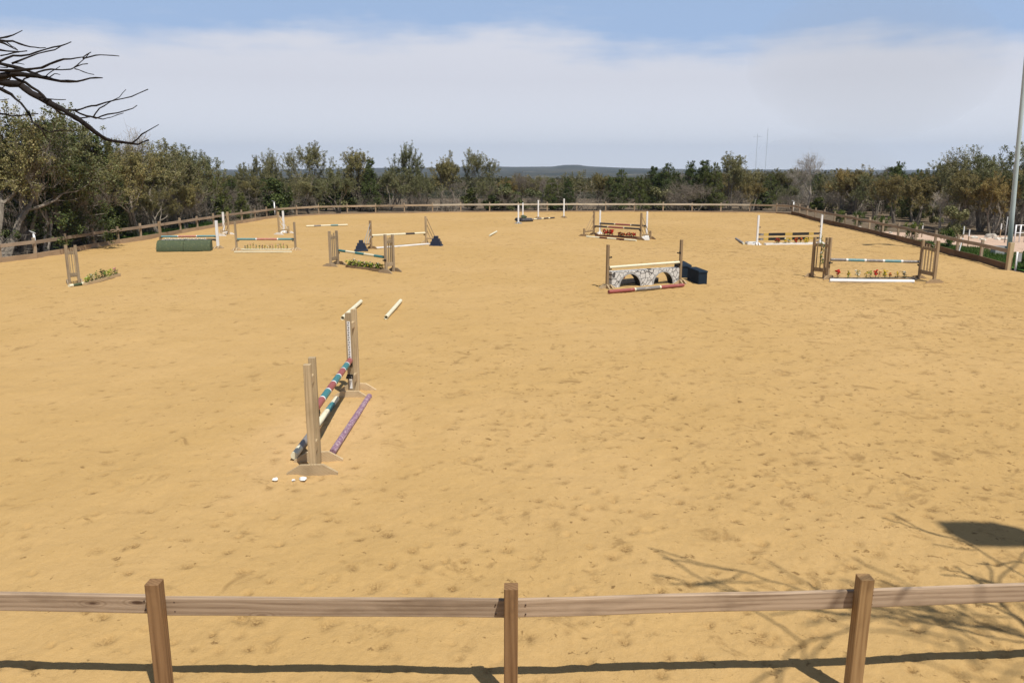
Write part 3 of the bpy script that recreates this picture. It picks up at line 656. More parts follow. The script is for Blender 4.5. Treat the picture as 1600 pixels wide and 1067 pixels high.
# --- second left jump with sparse flowers
post_standard(W(370, 391), 1.28, math.pi, 'brown wooden post at the left end of the jump with a sparse flower row', 'post standards', M_jumpg, (.42,))
post_standard(W(462, 391), 1.26, 0, 'brown wooden post at the right end of the jump with a sparse flower row', 'post standards', M_jumpg, (.42,))
pole(W(371, 390) + Vector((0, 0, .47)), W(461, 390) + Vector((0, 0, .47)), .05, [(M_tealp, .32), (M_white, .02), (M_pink, .34), (M_white, .02), (M_tealp, .27)], 'teal pole with red middle above the sparse flower row')
flower_box(W(372, 390.5), W(455, 390.5), .2, .05, M_cream, 'sparse row of small artificial flowers behind a cream ground rail', 'flower boxes',
   [(.14 + .052 * i, .09, R.uniform(.16, .3), [(P_whi, P_dleaf, P_pink, P_yel)[i % 4]], (P_dleaf, P_leaf, P_lime)[i % 3], 4, .018) for i in range(16)])
beam_o = beam('ground_rail', W(366, 393.5, .03), W(456, 393.5, .03), .07, .06, M_cream); tag(beam_o, 'long cream square ground rail in front of the sparse flower row', 'rail')

# --- wings standing behind on the left (triangular)
def tri_wing(inner, outer, Hi, label, group, m, slat_m=None, n=3, ho=.40, pole_z=None, footm=None):
    a = Vector(inner); b = Vector(outer); a.z = b.z = 0; root = empty('jump_standard', a, ang(a, b), label, 'jump standard', group); w = (b - a).length; sm = slat_m or m
    beam('post', (0, 0, 0), (0, 0, Hi), .09, .09, m, root, Vector((0, 1, 0))); beam('short_post', (w, 0, 0), (w, 0, ho), .085, .085, m, root, Vector((0, 1, 0)))
    beam('bottom_rail', (.045, 0, .24), (w - .045, 0, .24), .045, .07, m, root)
    for i in range(n):
        f = 1 - i / n; beam('slat', (.05, .03, .3 + (Hi - .42) * f), (w * (.12 + .82 * f), .03, .27), .02, .035, sm, root)
    foot(root, -.066, 0, m=footm or m); foot(root, w + .066, 0, m=footm or m)
    if pole_z is not None: cup(root, -.045, pole_z - .06)
    return root
tri_wing(W(357.5, 367), W(346, 369), 1.26, 'wooden wing standard with white feet leaning against the left fence', 'triangular wings', M_jump, M_jumpd, 3, .35, footm=M_white)
post_standard(W(350.5, 364), 1.17, 0, 'white post standard with a black cup beside the wing near the left fence', 'post standards', M_pvc, (.85,), M_white, .10)
tri_wing(W(436.5, 367), W(451, 365), 1.26, 'wooden wing standard with white feet near the left corner post', 'triangular wings', M_jump, M_white, 3, .42, footm=M_white)
post_standard(W(444, 364), 1.24, 0, 'white post standard leaning beside the wing near the left corner', 'post standards', M_pvc, (.95,), M_white, .10)
pole(W(478.5, 353.5, .05), W(543, 351.5, .05), .05, [(M_cream, .22), (M_grey, .2), (M_cream, .28), (M_tealp, .22), (M_cream, .28)], 'cream and teal banded pole lying alone on the far left sand', 'loose poles on the sand')

# --- centre-left jump: slatted wings, teal and white pole, leafy flower box
wing(W(528, 413.5), W(517, 416.5), 1.30, 1.33, 'slatted wooden wing with white strip at the left end of the leafy flower box jump', 'wooden wing standards', 3, M_jumpg, .50)
wing(W(603.5, 426), W(615, 424), 1.35, 1.32, 'slatted wooden wing at the right end of the leafy flower box jump', 'wooden wing standards', 3, M_jumpg, .50)
o = beam('white_strip', W(526.5, 408) + Vector((0.03, -.0, .3)), W(526.5, 408) + Vector((0.0, 0, .98)), .05, .03, M_white, None, Vector((0, 1, 0))); tag(o, 'leaning white board strip against the left slatted wing of the leafy flower box jump', 'board')
pole(W(529, 413) + Vector((0, 0, .54)), W(601, 425.5) + Vector((0, 0, .54)), .048, [(M_teal, .2), (M_cream, .22), (M_teal, .2), (M_cream, .22), (M_teal, .2)], 'teal and cream banded pole above the leafy flower box')
flower_box(W(544, 417.5), W(597, 424), .25, .10, M_jumpd, 'brown flower box full of lime green leaves under the teal and cream pole', 'flower boxes',
   [(.04 + .058 * i, .16, R.uniform(.2, .30), [(P_lime, P_yel, P_whi)[i % 3]], (P_lime, P_leaf, P_dleaf)[i % 3], 4, .03) for i in range(17)])

# --- jump behind it with stepped blue blocks
tri_wing(W(580, 389), W(567, 391), 1.29, 'left wooden wing standard of the jump with dark blue stepped blocks', 'triangular wings', M_jumpd, M_gbox, 3, .3, .59)
tri_wing(W(666, 380), W(681, 381), 1.32, 'right wooden wing standard of the jump with dark blue stepped blocks', 'triangular wings', M_jump, M_jumpd, 3, .3, .47)
def stepped(p, label, rz):
    root = empty('stepped_block', p, rz, label, 'block', 'dark blue stepped blocks')
    for i, (w, d, z0, h) in enumerate(((.62, .42, 0, .05), (.50, .36, .05, .15), (.37, .30, .20, .13), (.2, .24, .33, .13))):
        b = MB(); b.box((0, 0, z0 + h / 2), (w, d, h), None, 0, .93); b.build('tier', M_blue, root)
stepped(W(564.5, 391.5), 'dark blue stepped plastic block at the left wing of the cream pole jump', .2); stepped(W(681.5, 384), 'dark blue stepped plastic block at the right wing of the cream pole jump', -.15)
pole(W(581.5, 388.5) + Vector((0, 0, .60)), W(664.5, 380) + Vector((0, 0, .50)), .047, [(M_cream, .6), (M_dark, .17), (M_cream, .21)], 'cream pole with one dark band between the blue stepped blocks')
o = beam('white_plank', W(586, 387.5, .04), W(670, 381, .04), .2, .05, M_white); tag(o, 'white ground plank lying under the cream pole with one dark band', 'plank')
pole(W(765, 368, .05), W(776, 362, .05), .05, [(M_cream, 1)], 'small white pole lying alone in the middle of the far sand', 'loose poles on the sand')

# --- far middle posts with dark heap
for (px, py, hh, lb) in ((810, 349.5, 1.22, 'nearest of the four far white posts, left of the dark heap'), (817, 339, 1.04, 'far white post directly behind the dark heap'), (841, 341, 1.3, 'far white post behind the grey striped ground pole'), (881, 340, 1.38, 'tallest far white post, alone at the right end')):
    post_standard(W(px, py), hh, 0, lb, 'far white posts', M_pvc, (.8,) if px == 881 else (), M_jumpd if px != 810 else M_gbox, .10)
def heap():
    root = empty('box_heap', W(819, 346), .3, 'dark grey heap of tipped flower boxes beside the far white posts', 'heap')
    for i, (x, y, z, w, d, h, rz, rx) in enumerate(((-.2, 0, .12, .9, .4, .16, .3, .35), (.25, .1, .12, .8, .35, .15, -.4, -.3), (.1, -.3, .1, .9, .3, .14, .1, .5), (0, .05, .32, .5, .3, .13, .9, .4))):
        b = MB(); b.box((0, 0, 0), (w, d, h), None, 0, .85); b.build('box', (M_black, M_grey, M_dark, M_green)[i], root, Matrix.Translation((x, y, z)) @ Matrix.Rotation(rz, 4, 'Z') @ Matrix.Rotation(rx, 4, 'X'))
heap()
pole(W(826, 343.3, .05), W(866, 340.3, .05), .05, [(M_grey, .3), (M_cream, .18), (M_grey, .3), (M_cream, .15), (M_dark, .3), (M_cream, .1), (M_dark, .3)], 'grey, black and cream striped pole lying between the far white posts', 'loose poles on the sand')

# --- centre-right back jump, oxer with red poles
a, c = W(927.5, 367.5), W(1001, 375)
tri_wing(a, W(912.5, 369.5), 1.34, 'left wooden wing with diagonal slats at the double red pole jump', 'triangular wings', M_jumpd, M_jumpd, 3, .42, .47)
tri_wing(c, W(1016, 373.5), 1.38, 'right wooden wing with diagonal slats at the double red pole jump', 'triangular wings', M_jumpd, M_jumpd, 3, .42, .55)
a2, c2 = W(937, 366), W(1010, 371.5)
post_standard(a2, 1.32, math.pi, 'white post behind the left wing of the double red pole jump', 'post standards', M_pvc, (.5,), M_white, .09)
post_standard(c2, 1.38, 0, 'white post behind the right wing of the double red pole jump', 'post standards', M_pvc, (.55,), M_white, .09)
pole(ZV(a, .49) + Vector((.05, 0, 0)), ZV(c, .56) - Vector((.05, 0, 0)), .048, [(M_dark, .3), (M_cream, .022), (M_red, .33), (M_cream, .022), (M_dark, .32)], 'front black and red pole of the double red pole jump')
pole(ZV(a2, .60) + Vector((0, 0, 0)), ZV(c2, .62) - Vector((.05, 0, 0)), .048, [(M_dark, .33), (M_cream, .022), (M_red, .33), (M_cream, .022), (M_dark, .3)], 'rear black and red pole of the double red pole jump, hung on the white posts')
flower_box(W(931, 369.5), W(997, 373), .22, .09, M_maroon, 'dark box of rust red flowers under the double red pole jump', 'flower boxes',
   [(.22 + .055 * i, .13, .36, [P_rust, P_red], P_dleaf, 10, .055) for i in range(4)] + [(.55 + .05 * i, .13, .25, [P_orange, P_rust], P_dleaf, 9, .045) for i in range(3)] + [(.75 + .045 * i, .12, .25, [P_rust, P_red, P_orange], P_dleaf, 8, .045) for i in range(5)])
pole(W(916.5, 370, .05), W(994, 376, .05), .05, [(M_cream, .3), (M_maroon, .17), (M_cream, .2), (M_maroon, .17), (M_cream, .24)], 'cream ground pole with two maroon bands in front of the rust red flowers')
b = MB(); b.box((0, 0, .08), (.42, .25, .16), None, 0, .9); tag(b.build('white_block', M_white, None, Matrix.Translation(W(1008, 375))), 'white block at the foot of the right wing of the double red pole jump', 'block')

# --- stone wall jump
a, c = W(948.5, 450), W(1062, 442.5)
post_standard(a, 1.34, math.pi + ang(a, c) - math.pi * 0, 'tall wooden post at the left end of the painted stone wall jump', 'post standards', M_jumpd, (.58, .95))
post_standard(c, 1.40, ang(a, c), 'tall wooden post at the right end of the painted stone wall jump', 'post standards', M_jumpd, (.60, .98))
pole(ZV(a, .64) + Vector((.06, .0, 0)), ZV(c, .68) - Vector((.04, .0, 0)), .042, [(M_cream, 1)], 'plain cream pole above the painted stone wall')
def stonemat():
    m, n, b = mat('painted_stone', (0.5, 0.5, 0.5), .7, .2); t = n.nodes.new('ShaderNodeTexCoord'); co = t.outputs['Object']
    mp_ = n.nodes.new('ShaderNodeMapping'); mp_.inputs['Scale'].default_value = (1, .05, 1); n.links.new(co, mp_.inputs[0])
    nz = noi(n, mp_.outputs[0], 8, 2); ad = n.nodes.new('ShaderNodeVectorMath'); ad.operation = 'ADD'; n.links.new(mp_.outputs[0], ad.inputs[0])
    sv = n.nodes.new('ShaderNodeVectorMath'); sv.operation = 'SCALE'; cb = n.nodes.new('ShaderNodeCombineXYZ'); n.links.new(nz, cb.inputs[0]); n.links.new(nz, cb.inputs[2]); n.links.new(cb.outputs[0], sv.inputs[0]); sv.inputs['Scale'].default_value = .06; n.links.new(sv.outputs[0], ad.inputs[1])
    v = n.nodes.new('ShaderNodeTexVoronoi'); v.feature = 'DISTANCE_TO_EDGE'; v.inputs['Scale'].default_value = 6.2; n.links.new(ad.outputs[0], v.inputs['Vector'])
    v2 = n.nodes.new('ShaderNodeTexVoronoi'); v2.inputs['Scale'].default_value = 6.2; n.links.new(ad.outputs[0], v2.inputs['Vector'])
    f = noi(n, co, 40, 4, .7); sh = noi(n, co, 9, 4, .7)
    col = ramp(n, mth(n, 'ADD', mth(n, 'MULTIPLY', f, .4), mth(n, 'MULTIPLY', sh, .6)), [(.32, (.42, .40, .37)), (.5, (.60, .585, .55)), (.66, (.74, .73, .70))])
    col = mixc(n, mrange(n, v.outputs['Distance'], .03, .06, .9, 0), col, (.035, .03, .03)); n.links.new(col, b.inputs['Base Color']); return m
def stone_wall():
    p0, p1 = a + Vector((.14, -.02, 0)), c + Vector((-.02, -.02, 0)); root = empty('stone_wall_panel', (p0 + p1) / 2, ang(p0, p1), 'grey painted stone wall panel with two arches and black joint lines', 'jump filler')
    Lx = (p1 - p0).length; Hh = .50; dpt = .30; b = MB(); rim = MB(); n = 96
    arcs = [(-.235 * Lx, .150 * Lx), (.255 * Lx, .145 * Lx)]
    def az(x):
        for cx, rr in arcs:
            if abs(x - cx) < rr: return .40 * math.sqrt(max(0, 1 - ((x - cx) / rr) ** 2))
        return 0.0
    xs = [-Lx / 2 + Lx * i / n for i in range(n + 1)]
    for x0, x1 in zip(xs, xs[1:]):
        z0, z1 = az(x0), az(x1)
        b.add([(x0, 0, z0), (x1, 0, z1), (x1, 0, Hh), (x0, 0, Hh), (x0, dpt, z0), (x1, dpt, z1), (x1, dpt, Hh), (x0, dpt, Hh)], [(0, 1, 2, 3), (7, 6, 5, 4), (3, 2, 6, 7)], 0)
        b.add([(x0, 0, z0), (x1, 0, z1), (x1, dpt, z1), (x0, dpt, z0)], [(3, 2, 1, 0)], 1)  # arch undersides coloured black for the shade inside the arches
    for x in (-Lx / 2, Lx / 2): b.add([(x, 0, 0), (x, dpt, 0), (x, dpt, Hh), (x, 0, Hh)], [(0, 1, 2, 3)], 0)
    b.build('wall_panel', [stonemat(), M_black], root)
    for cx, rr in arcs:
        rim = MB(); k = 22
        for i in range(k):
            t0, t1 = math.pi * i / k, math.pi * (i + 1) / k
            q = [(cx + (rr + e) * math.cos(t), (.40 + e) * math.sin(t)) for e, t in ((.0, t0), (.045, t0), (.045, t1), (0, t1))]
            rim.add([(x, -.006, z) for x, z in q] + [(x, .02, z) for x, z in q], [(0, 1, 2, 3), (1, 5, 6, 2), (0, 3, 7, 4)])
        rim.build('arch_rim', M_gbox, root)
stone_wall()
pole(W(951, 456, .05), W(1068, 445.5, .05), .055, [(M_red, .34), (M_cream, .02), (M_grey, .33), (M_cream, .02), (M_red, .33)], 'dull red and grey ground pole in front of the painted stone wall')
d = (c - a).normalized(); nrm = Vector((-d.y, d.x, 0))
flower_box(a + d * .35 + nrm * .60, a + d * 2.2 + nrm * .60, .22, .14, M_dark, 'dark box of rust coloured flowers behind the arches of the stone wall', 'flower boxes',
   [(.22, .11, .28, [P_rust], P_dleaf, 7, .045), (.29, .12, .30, [P_rust, P_red], P_dleaf, 9, .045), (.83, .12, .30, [P_rust], P_dleaf, 9, .05), (.91, .12, .28, [P_rust, P_red], P_dleaf, 8, .05)])
def bbox(p0, p1, w, h, label):
    root = empty('plastic_box', (p0 + p1) / 2, ang(p0, p1), label, 'box', 'dark blue boxes'); Lx = (p1 - p0).length
    b = MB(); b.box((0, 0, h * .44), (Lx, w, h * .88), None, 0, .99); b.build('body', M_slate, root)
    b = MB(); b.box((0, 0, h * .94), (Lx + .03, w + .03, h * .12), None, 0, .96); b.build('lid', M_slate, root)
bbox(W(1098, 444.5) + Vector((.0, .02, 0)), W(1080, 437), .28, .43, 'front dark blue plastic box with lid to the right of the stone wall')
bbox(W(1072, 434.5), W(1060, 427), .32, .44, 'rear dark blue plastic box half hidden behind the stone wall post')

# --- right-back plank jump
a, c = W(1182.5, 383), W(1281, 381)
post_standard(a, 1.42, math.pi, 'white post with black cups at the left end of the dark plank jump', 'post standards', M_pvc, (.52, .85, .28), M_white, .09)
post_standard(c, 1.40, 0, 'white post with black cups at the right end of the dark plank jump', 'post standards', M_pvc, (.52, .85, .28), M_white, .09)
def plank(z0, label):
    p0, p1 = ZV(a, z0) + Vector((.09, 0, 0)), ZV(c, z0) - Vector((.09, 0, 0)); root = empty('jump_plank', (p0 + p1) / 2, ang(p0, p1), label, 'plank', 'planks of the dark plank jump'); Lx = (p1 - p0).length
    x = -Lx / 2
    for mt, l in ((M_grey, .07), (M_yellow, .08), (M_black, .28), (M_yellow, .12), (M_black, .28), (M_yellow, .08), (M_dark, .09)):
        b = MB(); b.box((x + Lx * l / 2, 0, 0), (Lx * l, .03, .13 if mt in (M_black, M_yellow) else .10)); b.build('band', mt, root); x += Lx * l
plank(.50, 'upper black plank with yellow bands hung between white posts'); plank(.28, 'lower black plank with yellow bands behind the flowers')
fl = [(.22, [P_red, P_rust]), (.26, [P_rust]), (.40, [P_yel, P_whi]), (.45, [P_whi, P_yel]), (.58, [P_orange, P_red]), (.62, [P_red, P_orange]), (.67, [P_orange]), (.77, [P_yel]), (.81, [P_yel])]
flower_box(W(1195, 383.5) , W(1276, 382), .22, .10, M_white, 'long white box of red, white and yellow flowers under the black planks', 'flower boxes', [(s, .12, .27, p, P_leaf, 8, .045) for s, p in fl])
flower_box(W(1166, 382), W(1183, 382), .4, .12, M_white, 'empty white tray lying left of the dark plank jump', 'flower boxes', [])
pole(W(1150, 373, .05), W(1162.5, 381, .05), .055, [(M_grey, .9), (M_cream, .1)], 'grey pole lying slanted left of the dark plank jump', 'loose poles on the sand')
bunch(tag(empty('potted_plant', c + Vector((-.02, -.25, 0))), 'green trailing plant hanging at the foot of the right white post of the plank jump', 'plant'), (0, 0, .1), .12, .4, [P_leaf], P_leaf, 20, 2, .02, 'foliage')

# --- right jump with teal and grey pole
i1, o1 = W(1292.5, 435.5), W(1268.5, 432.5); i2, o2 = W(1436, 436.5), W(1459, 442)
wing(i1, o1, 1.38, 1.34, 'slatted wooden wing with a third post at the left end of the bright flower jump', 'wooden wing standards', 3, M_jumpd, .60, mid=.19)
w2 = wing(i2, o2, 1.30, 1.36, 'slatted wooden wing with a green garland at the right end of the bright flower jump', 'wooden wing standards', 4, M_jumpd, .53)
def garland(p, label, n, ln):
    root = empty('garland', p, 0, label, 'garland')
    for i in range(n): bunch(root, (R.uniform(-.05, .05), -.05, -ln * i / max(1, n)), .10, .10, [P_whi], P_leaf, 12, 3, .025, 'sprig')
garland((o2 + i2) / 2 + Vector((.04, -.08, 1.12)), 'white and green garland tied to the top of the right slatted wing', 3, .16)
garland((o1 + i1) / 2 + Vector((-.02, -.06, 1.1)), 'green trailing garland hanging down the left slatted wing', 7, .75)
pole(ZV(i1, .645) + Vector((.06, 0, 0)), ZV(i2, .585) - Vector((.06, 0, 0)), .05, [(M_grey, .17), (M_white, .022), (M_tealp, .18), (M_white, .022), (M_grey, .18), (M_white, .022), (M_tealp, .18), (M_white, .022), (M_grey, .18)], 'grey and teal pole with white rings above the bright flowers at right')
p0, p1 = W(1297, 436.5), W(1432, 437.0)
flower_box(p0, p1, .16, .05, M_grey, 'row of spaced red, yellow and white flowers behind the white ground rail', 'flower boxes',
   [(.09, .10, .32, [P_red, P_rust], P_dleaf, 8, .045), (.21, .11, .27, [P_yel], P_leaf, 7, .035), (.31, .12, .31, [P_whi], P_leaf, 7, .035), (.425, .11, .3, [P_yel], P_leaf, 5, .03), (.46, .11, .27, [P_lime], P_dleaf, 5, .03), (.52, .09, .33, [P_red], P_dleaf, 8, .045), (.565, .08, .26, [P_orange], P_dleaf, 4, .03), (.63, .12, .29, [P_yel], P_leaf, 9, .045), (.69, .09, .2, [P_orange], P_dleaf, 4, .03), (.77, .12, .25, [P_pink, P_yel], P_dleaf, 5, .03), (.86, .13, .27, [P_whi], P_dleaf, 5, .03)])
pole(W(1296.5, 438.5, .05), W(1428, 440.0, .05), .06, [(M_white, 1)], 'long white ground rail at the right flower jump', name='ground_rail')

# --- light pole, corner things at right
def light_pole():
    p = A(1577, 392, 34.2); p.z = -.15; q = A(1598, 150, 34.2); root = empty('light_pole', p, 0, 'tall grey green steel light pole leaning at the right edge behind the corner post', 'light pole')
    d = (q - p).normalized(); b = MB(); L_ = 11.2; pts = [d * (L_ * i / 6) for i in range(7)]; b.tube(pts, [.105 - .035 * i / 6 for i in range(7)], 12); b.build('pole', M_steel, root, None, True)
    t = pts[-1]; b = MB(); b.box((0, 0, 0), (1.3, .10, .10)); b.build('crossarm', M_steel, root, Matrix.Translation(t + Vector((0, 0, .05))))
    for s_ in (-.5, .5):
        b = MB(); b.box((0, 0, 0), (.45, .28, .38), None, 0, .8); b.build('floodlight', M_black, root, Matrix.Translation(t + Vector((s_, -.22, .05))) @ Matrix.Rotation(-.5, 4, 'X'))
light_pole()
def utility():
    root = empty('utility_post', W(1586, 423), 0, 'white pipe post with grey electrical box at the right edge', 'utility post')
    b = MB(); b.tube([(0, 0, -.1), (0, 0, .68)], .03, 10); b.build('pipe', M_pvc, root, None, True); b = MB(); b.tube([(.04, .02, -.1), (.045, .02, .4)], .015, 8); b.build('conduit', M_gbox, root, None, True)
    b = MB(); b.box((.1, .02, .48), (.12, .09, .30)); b.build('box', M_gbox, root)
utility()
b = MB(); b.box((0, 0, .22), (.62, .35, .44), None, 0, .96); tag(b.build('utility_box', M_gbox, None, Matrix.Translation(W(1565, 402) + Vector((.7, 1.3, -.1)))), 'pale grey utility box on the grass behind the end of the right fence', 'utility box')
def white_gate():
    root = empty('pipe_gate', W(1592, 378), .2, 'white frame of pipes on the gravel just right of the light pole', 'frame')
    for x in (-.28, .0): 
        b = MB(); b.tube([(x, 0, -.1), (x, 0, .85)], .035, 8); b.build('upright', M_pvc, root, None, True)
    for z in (.45, .83):
        b = MB(); b.tube([(-.3, .0, z), (.35, .0, z)], .02, 8); b.build('bar', M_pvc, root, None, True)
    for x in (.4, -.75):
        b = MB(); b.tube([(x, .1, -.1), (x, .1, 1.25)], .025, 8); b.build('upright', M_gbox, root, None, True)
white_gate()
def sprinkler(p, h, label):
    root = empty('sprinkler_riser', p, 0, label, 'sprinkler', 'white sprinkler risers'); b = MB(); b.tube([(0, 0, 0), (0, 0, h)], .045, 8); b.build('pipe', M_pvc, root, None, True)
    b = MB(); b.tube([(-.18, 0, h + .13), (0, 0, h + .04), (.07, 0, h)], [.018, .04, .04], 6); b.build('nozzle', M_gbox, root, None, True)
sprinkler(W(54, 403) + Vector((0.02, .12, 0)), .98, 'white sprinkler pipe strapped to the left fence at the left edge'); sprinkler(W(431, 340) + Vector((-.1, .15, 0)), 1.1, 'white sprinkler pipe at the far left corner of the fence'); sprinkler(W(1238, 335) + Vector((0.1, .15, 0)), .95, 'white sprinkler pipe at the far right corner of the fence')
for (px, py, hh, lb) in ((1424, 371, .8, 'first of the white tipped stakes beside the gravel road'), (1440, 371, .75, 'second white tipped stake beside the gravel road'), (1503, 385, .95, 'dark stake with white top standing before the gravel road'), (1512, 385, .8, 'dark stake on the grass right of the white topped stake'), (1562, 373, .8, 'white stake in front of the trees near the light pole')):
    r_ = empty('stake', W(px, py, -.04), 0, lb, 'stake', 'stakes by the gravel road'); beam('shaft', (0, 0, 0), (0, 0, hh * .6), .04, .04, M_jumpd, r_, Vector((0, 1, 0))); beam('tip', (0, 0, hh * .6), (0, 0, hh), .045, .045, M_white, r_, Vector((0, 1, 0)))
o = beam('leaning_board', W(1495, 399, 0) + Vector((.1, .1, 0)), W(1497, 399, 0) + Vector((.2, .15, .72)), .05, .03, M_white, None, Vector((0, 1, 0))); tag(o, 'white board leaning on a post of the right fence', 'board')
for i, (px, py, r) in enumerate(((1522, 372, .2), (1547, 371, .34), (1535, 375, .16), (1558, 374, .18), (1570, 374, .2), (1497, 370, .14), (1480, 369, .13), (1342, 356, .16), (1392, 364, .12))):
    b = MB(); b.blob((0, 0, 0), r, 0, 8, .3, .55); o = b.build('rock', M_rock, None, Matrix.Translation(W(px, py, -.02)))
    tag(o, ['pale rock at the edge of the gravel road under the oaks', 'largest pale rock by the gravel road near the light pole', 'small pale rock just left of the largest rock', 'pale rock right of the largest rock', 'pale rock closest to the light pole', 'small rock below the leaning dead tree', 'small rock left of the leaning dead tree foot', 'pale rock behind the middle of the right fence', 'small rock behind the right fence near the shrubs'][i], 'rock', 'rocks under the right trees')

# ------------------------------------------------------------------ trees
def grow_tree(seed, Ht, spread, stems, lean=0.0, depth=4, up=0.12, r0=.15, leafy=True, crook=.28):
    rg = random.Random(seed); tb = MB(); tips = []
    def rv(): return Vector((rg.gauss(0, 1), rg.gauss(0, 1), rg.gauss(0, 1)))
    def grow(p, d, l, r, dep):
        n = 4; pts = [p.copy()]; rr = [r]
        for i in range(n):
            d = (d + rv() * crook * .5 + Vector((0, 0, up))).normalized(); p = p + d * (l / n); pts.append(p.copy()); rr.append(max(.006, r * (1 - .45 * (i + 1) / n)))
            if dep <= 2: tips.append((p.copy(), .30 + .12 * dep))
            if dep >= 1 and i in (1, 2) and rg.random() < .75 and dep < depth:
                sd = (d + rv() * .75).normalized(); grow(p, sd, l * rg.uniform(.5, .75), rr[-1] * .55, dep - 1)
        tb.tube(pts, rr, 6 if dep >= 3 else (4 if dep == 2 else 3), 0, False)
        if dep > 0:
            for k in range(2 if rg.random() < .65 else 3):
                sd = (d + rv() * (.45 + .1 * spread)).normalized(); grow(p, sd, l * rg.uniform(.62, .82), rr[-1] * .75, dep - 1)
        else: tips.append((p.copy(), .3))
    for k in range(stems):
        a = rg.uniform(0, 6.28); d = Vector((math.cos(a) * .35 * spread + lean, math.sin(a) * .35 * spread, 1)).normalized(); grow(Vector((math.cos(a) * .06, math.sin(a) * .06, -.1)), d, 1.6, r0 * rg.uniform(.7, 1), depth)
    zs = sorted(t[0].z for t in tips); s = Ht / (zs[-max(1, len(zs) // 60)] + .15)
    tb.v = [(x * s * (1 if z > .3 else 1), y * s, z * s) for x, y, z in tb.v]; tips = [(p * s, q) for p, q in tips]
    return tb, tips
def leaf_mesh(name, pts, rads, n, size, m, seed, flat=.75, hollow=0.0):
    rng = np.random.default_rng(seed); P = np.array(pts); Rr = np.array(rads); k = rng.integers(0, len(P), n)
    off = rng.normal(size=(n, 3)); off /= np.linalg.norm(off, axis=1)[:, None]; off *= (rng.random(n) ** .6)[:, None]; off[:, 2] *= flat
    c = P[k] + off * Rr[k][:, None]; c = c[c[:, 2] > .1]; n = len(c)
    nn = rng.normal(size=(n, 3)) * .55; nn[:, 2] += .55; q = np.linalg.norm(c[:, :2], axis=1)[:, None] + .01; nn[:, :2] += c[:, :2] / q * .35; nn /= np.linalg.norm(nn, axis=1)[:, None]
    a = np.cross(nn, rng.normal(size=(n, 3))); a /= np.linalg.norm(a, axis=1)[:, None]; b = np.cross(nn, a)
    s = size * (.6 + .8 * rng.random(n))[:, None]; a = a * s; b = b * s * .6
    v = np.stack([c - a, c - b, c + a, c + b], 1).reshape(-1, 3).astype(np.float32)
    me = bpy.data.meshes.new(name); me.vertices.add(4 * n); me.vertices.foreach_set('co', v.ravel()); me.loops.add(4 * n); me.loops.foreach_set('vertex_index', np.arange(4 * n, dtype=np.int32))
    me.polygons.add(n); me.polygons.foreach_set('loop_start', np.arange(0, 4 * n, 4, dtype=np.int32)); me.update(calc_edges=True); me.materials.append(m); return me
PROTO = {}
def proto_oak(key, seed, Ht, spread, stems, n, size=.06, m=None, rad=1.0, **kw):
    tb, tips = grow_tree(seed, Ht, spread, stems, **kw); rg = random.Random(seed + 1)
    keep = [t for t in tips if t[0].z > Ht * rg.uniform(.22, .5)]; keep = rg.sample(keep, int(len(keep) * .72))
    PROTO[key] = (tb.mesh('trunk', kw.get('bm', B_oak) if False else B_oak), leaf_mesh('crown', [tuple(t[0]) for t in keep], [t[1] * rad * .62 for t in keep], int(n * 1.5), size * .8, m or L_oak, seed), Ht)
for i, (sd, spd, st, n) in enumerate(((11, 1.0, 2, 13000), (23, 1.2, 3, 15000), (35, .8, 2, 11000), (47, 1.3, 3, 15000), (59, .9, 3, 12000), (61, 1.1, 2, 9000))): proto_oak('oak%d' % i, sd, 6.0, spd, st, n)
for i, (sd, spd, st, n) in enumerate(((71, 1.3, 3, 15000), (83, 1.2, 3, 14000))): proto_oak('tan%d' % i, sd, 5.0, spd, st, n, m=L_brown)
def proto_juniper(key, seed, Ht, w, n, peaks):
    rg = random.Random(seed); tb = MB(); pts = []; rad = []
    for k in range(peaks):
        ax, ay = rg.uniform(-.33, .33) * w * (k > 0), rg.uniform(-.33, .33) * w * (k > 0); h = Ht * (1 if k == 0 else rg.uniform(.72, .94))
        tb.tube([(ax * .3, ay * .3, -.1), (ax * .7, ay * .7, h * .35), (ax, ay, h * .9)], [.13, .08, .02], 6, 0, False)
        for i in range(120):
            t = rg.random() ** .85; z = h * (.08 + .88 * t); prof = w * .5 * (1 - t * .93) ** .55 * (.25 + .85 * rg.random()); a = rg.uniform(0, 6.28); c = (ax + prof * math.cos(a), ay + prof * math.sin(a), z)
            pts.append(c); rad.append(rg.uniform(.13, .36) * (1.2 - .5 * t)); 
            if i % 3 == 0: tb.tube([(ax, ay, z * .85), c], [.03, .008], 3, 0, False)
    PROTO[key] = (tb.mesh('trunk', B_oak), leaf_mesh('crown', pts, rad, int(n * 1.6), .040, L_jun, seed, 1.0), Ht)
for i, (sd, w, n, pk) in enumerate(((101, 3.0, 17000, 3), (113, 3.6, 19000, 4), (127, 2.4, 13000, 2))): proto_juniper('jun%d' % i, sd, 5.0, w, n, pk)
def proto_bare(key, seed, Ht, spread, stems, m, **kw):
    tb, tips = grow_tree(seed, Ht, spread, stems, depth=5, **kw); rg = random.Random(seed)
    for p, _ in rg.sample(tips, min(len(tips), 900)):
        q = p + Vector((rg.gauss(0, .22), rg.gauss(0, .22), abs(rg.gauss(0, .2)))); tb.tube([p, q], [.007, .003], 3, 0, False)
    PROTO[key] = (tb.mesh('trunk', m), None, Ht)
proto_bare('bare0', 211, 5.5, .9, 2, B_pale, r0=.12); proto_bare('bare1', 223, 5.0, 1.3, 3, B_twig, r0=.10); proto_bare('bare2', 239, 3.0, 1.9, 4, B_twig, r0=.06, up=.02)
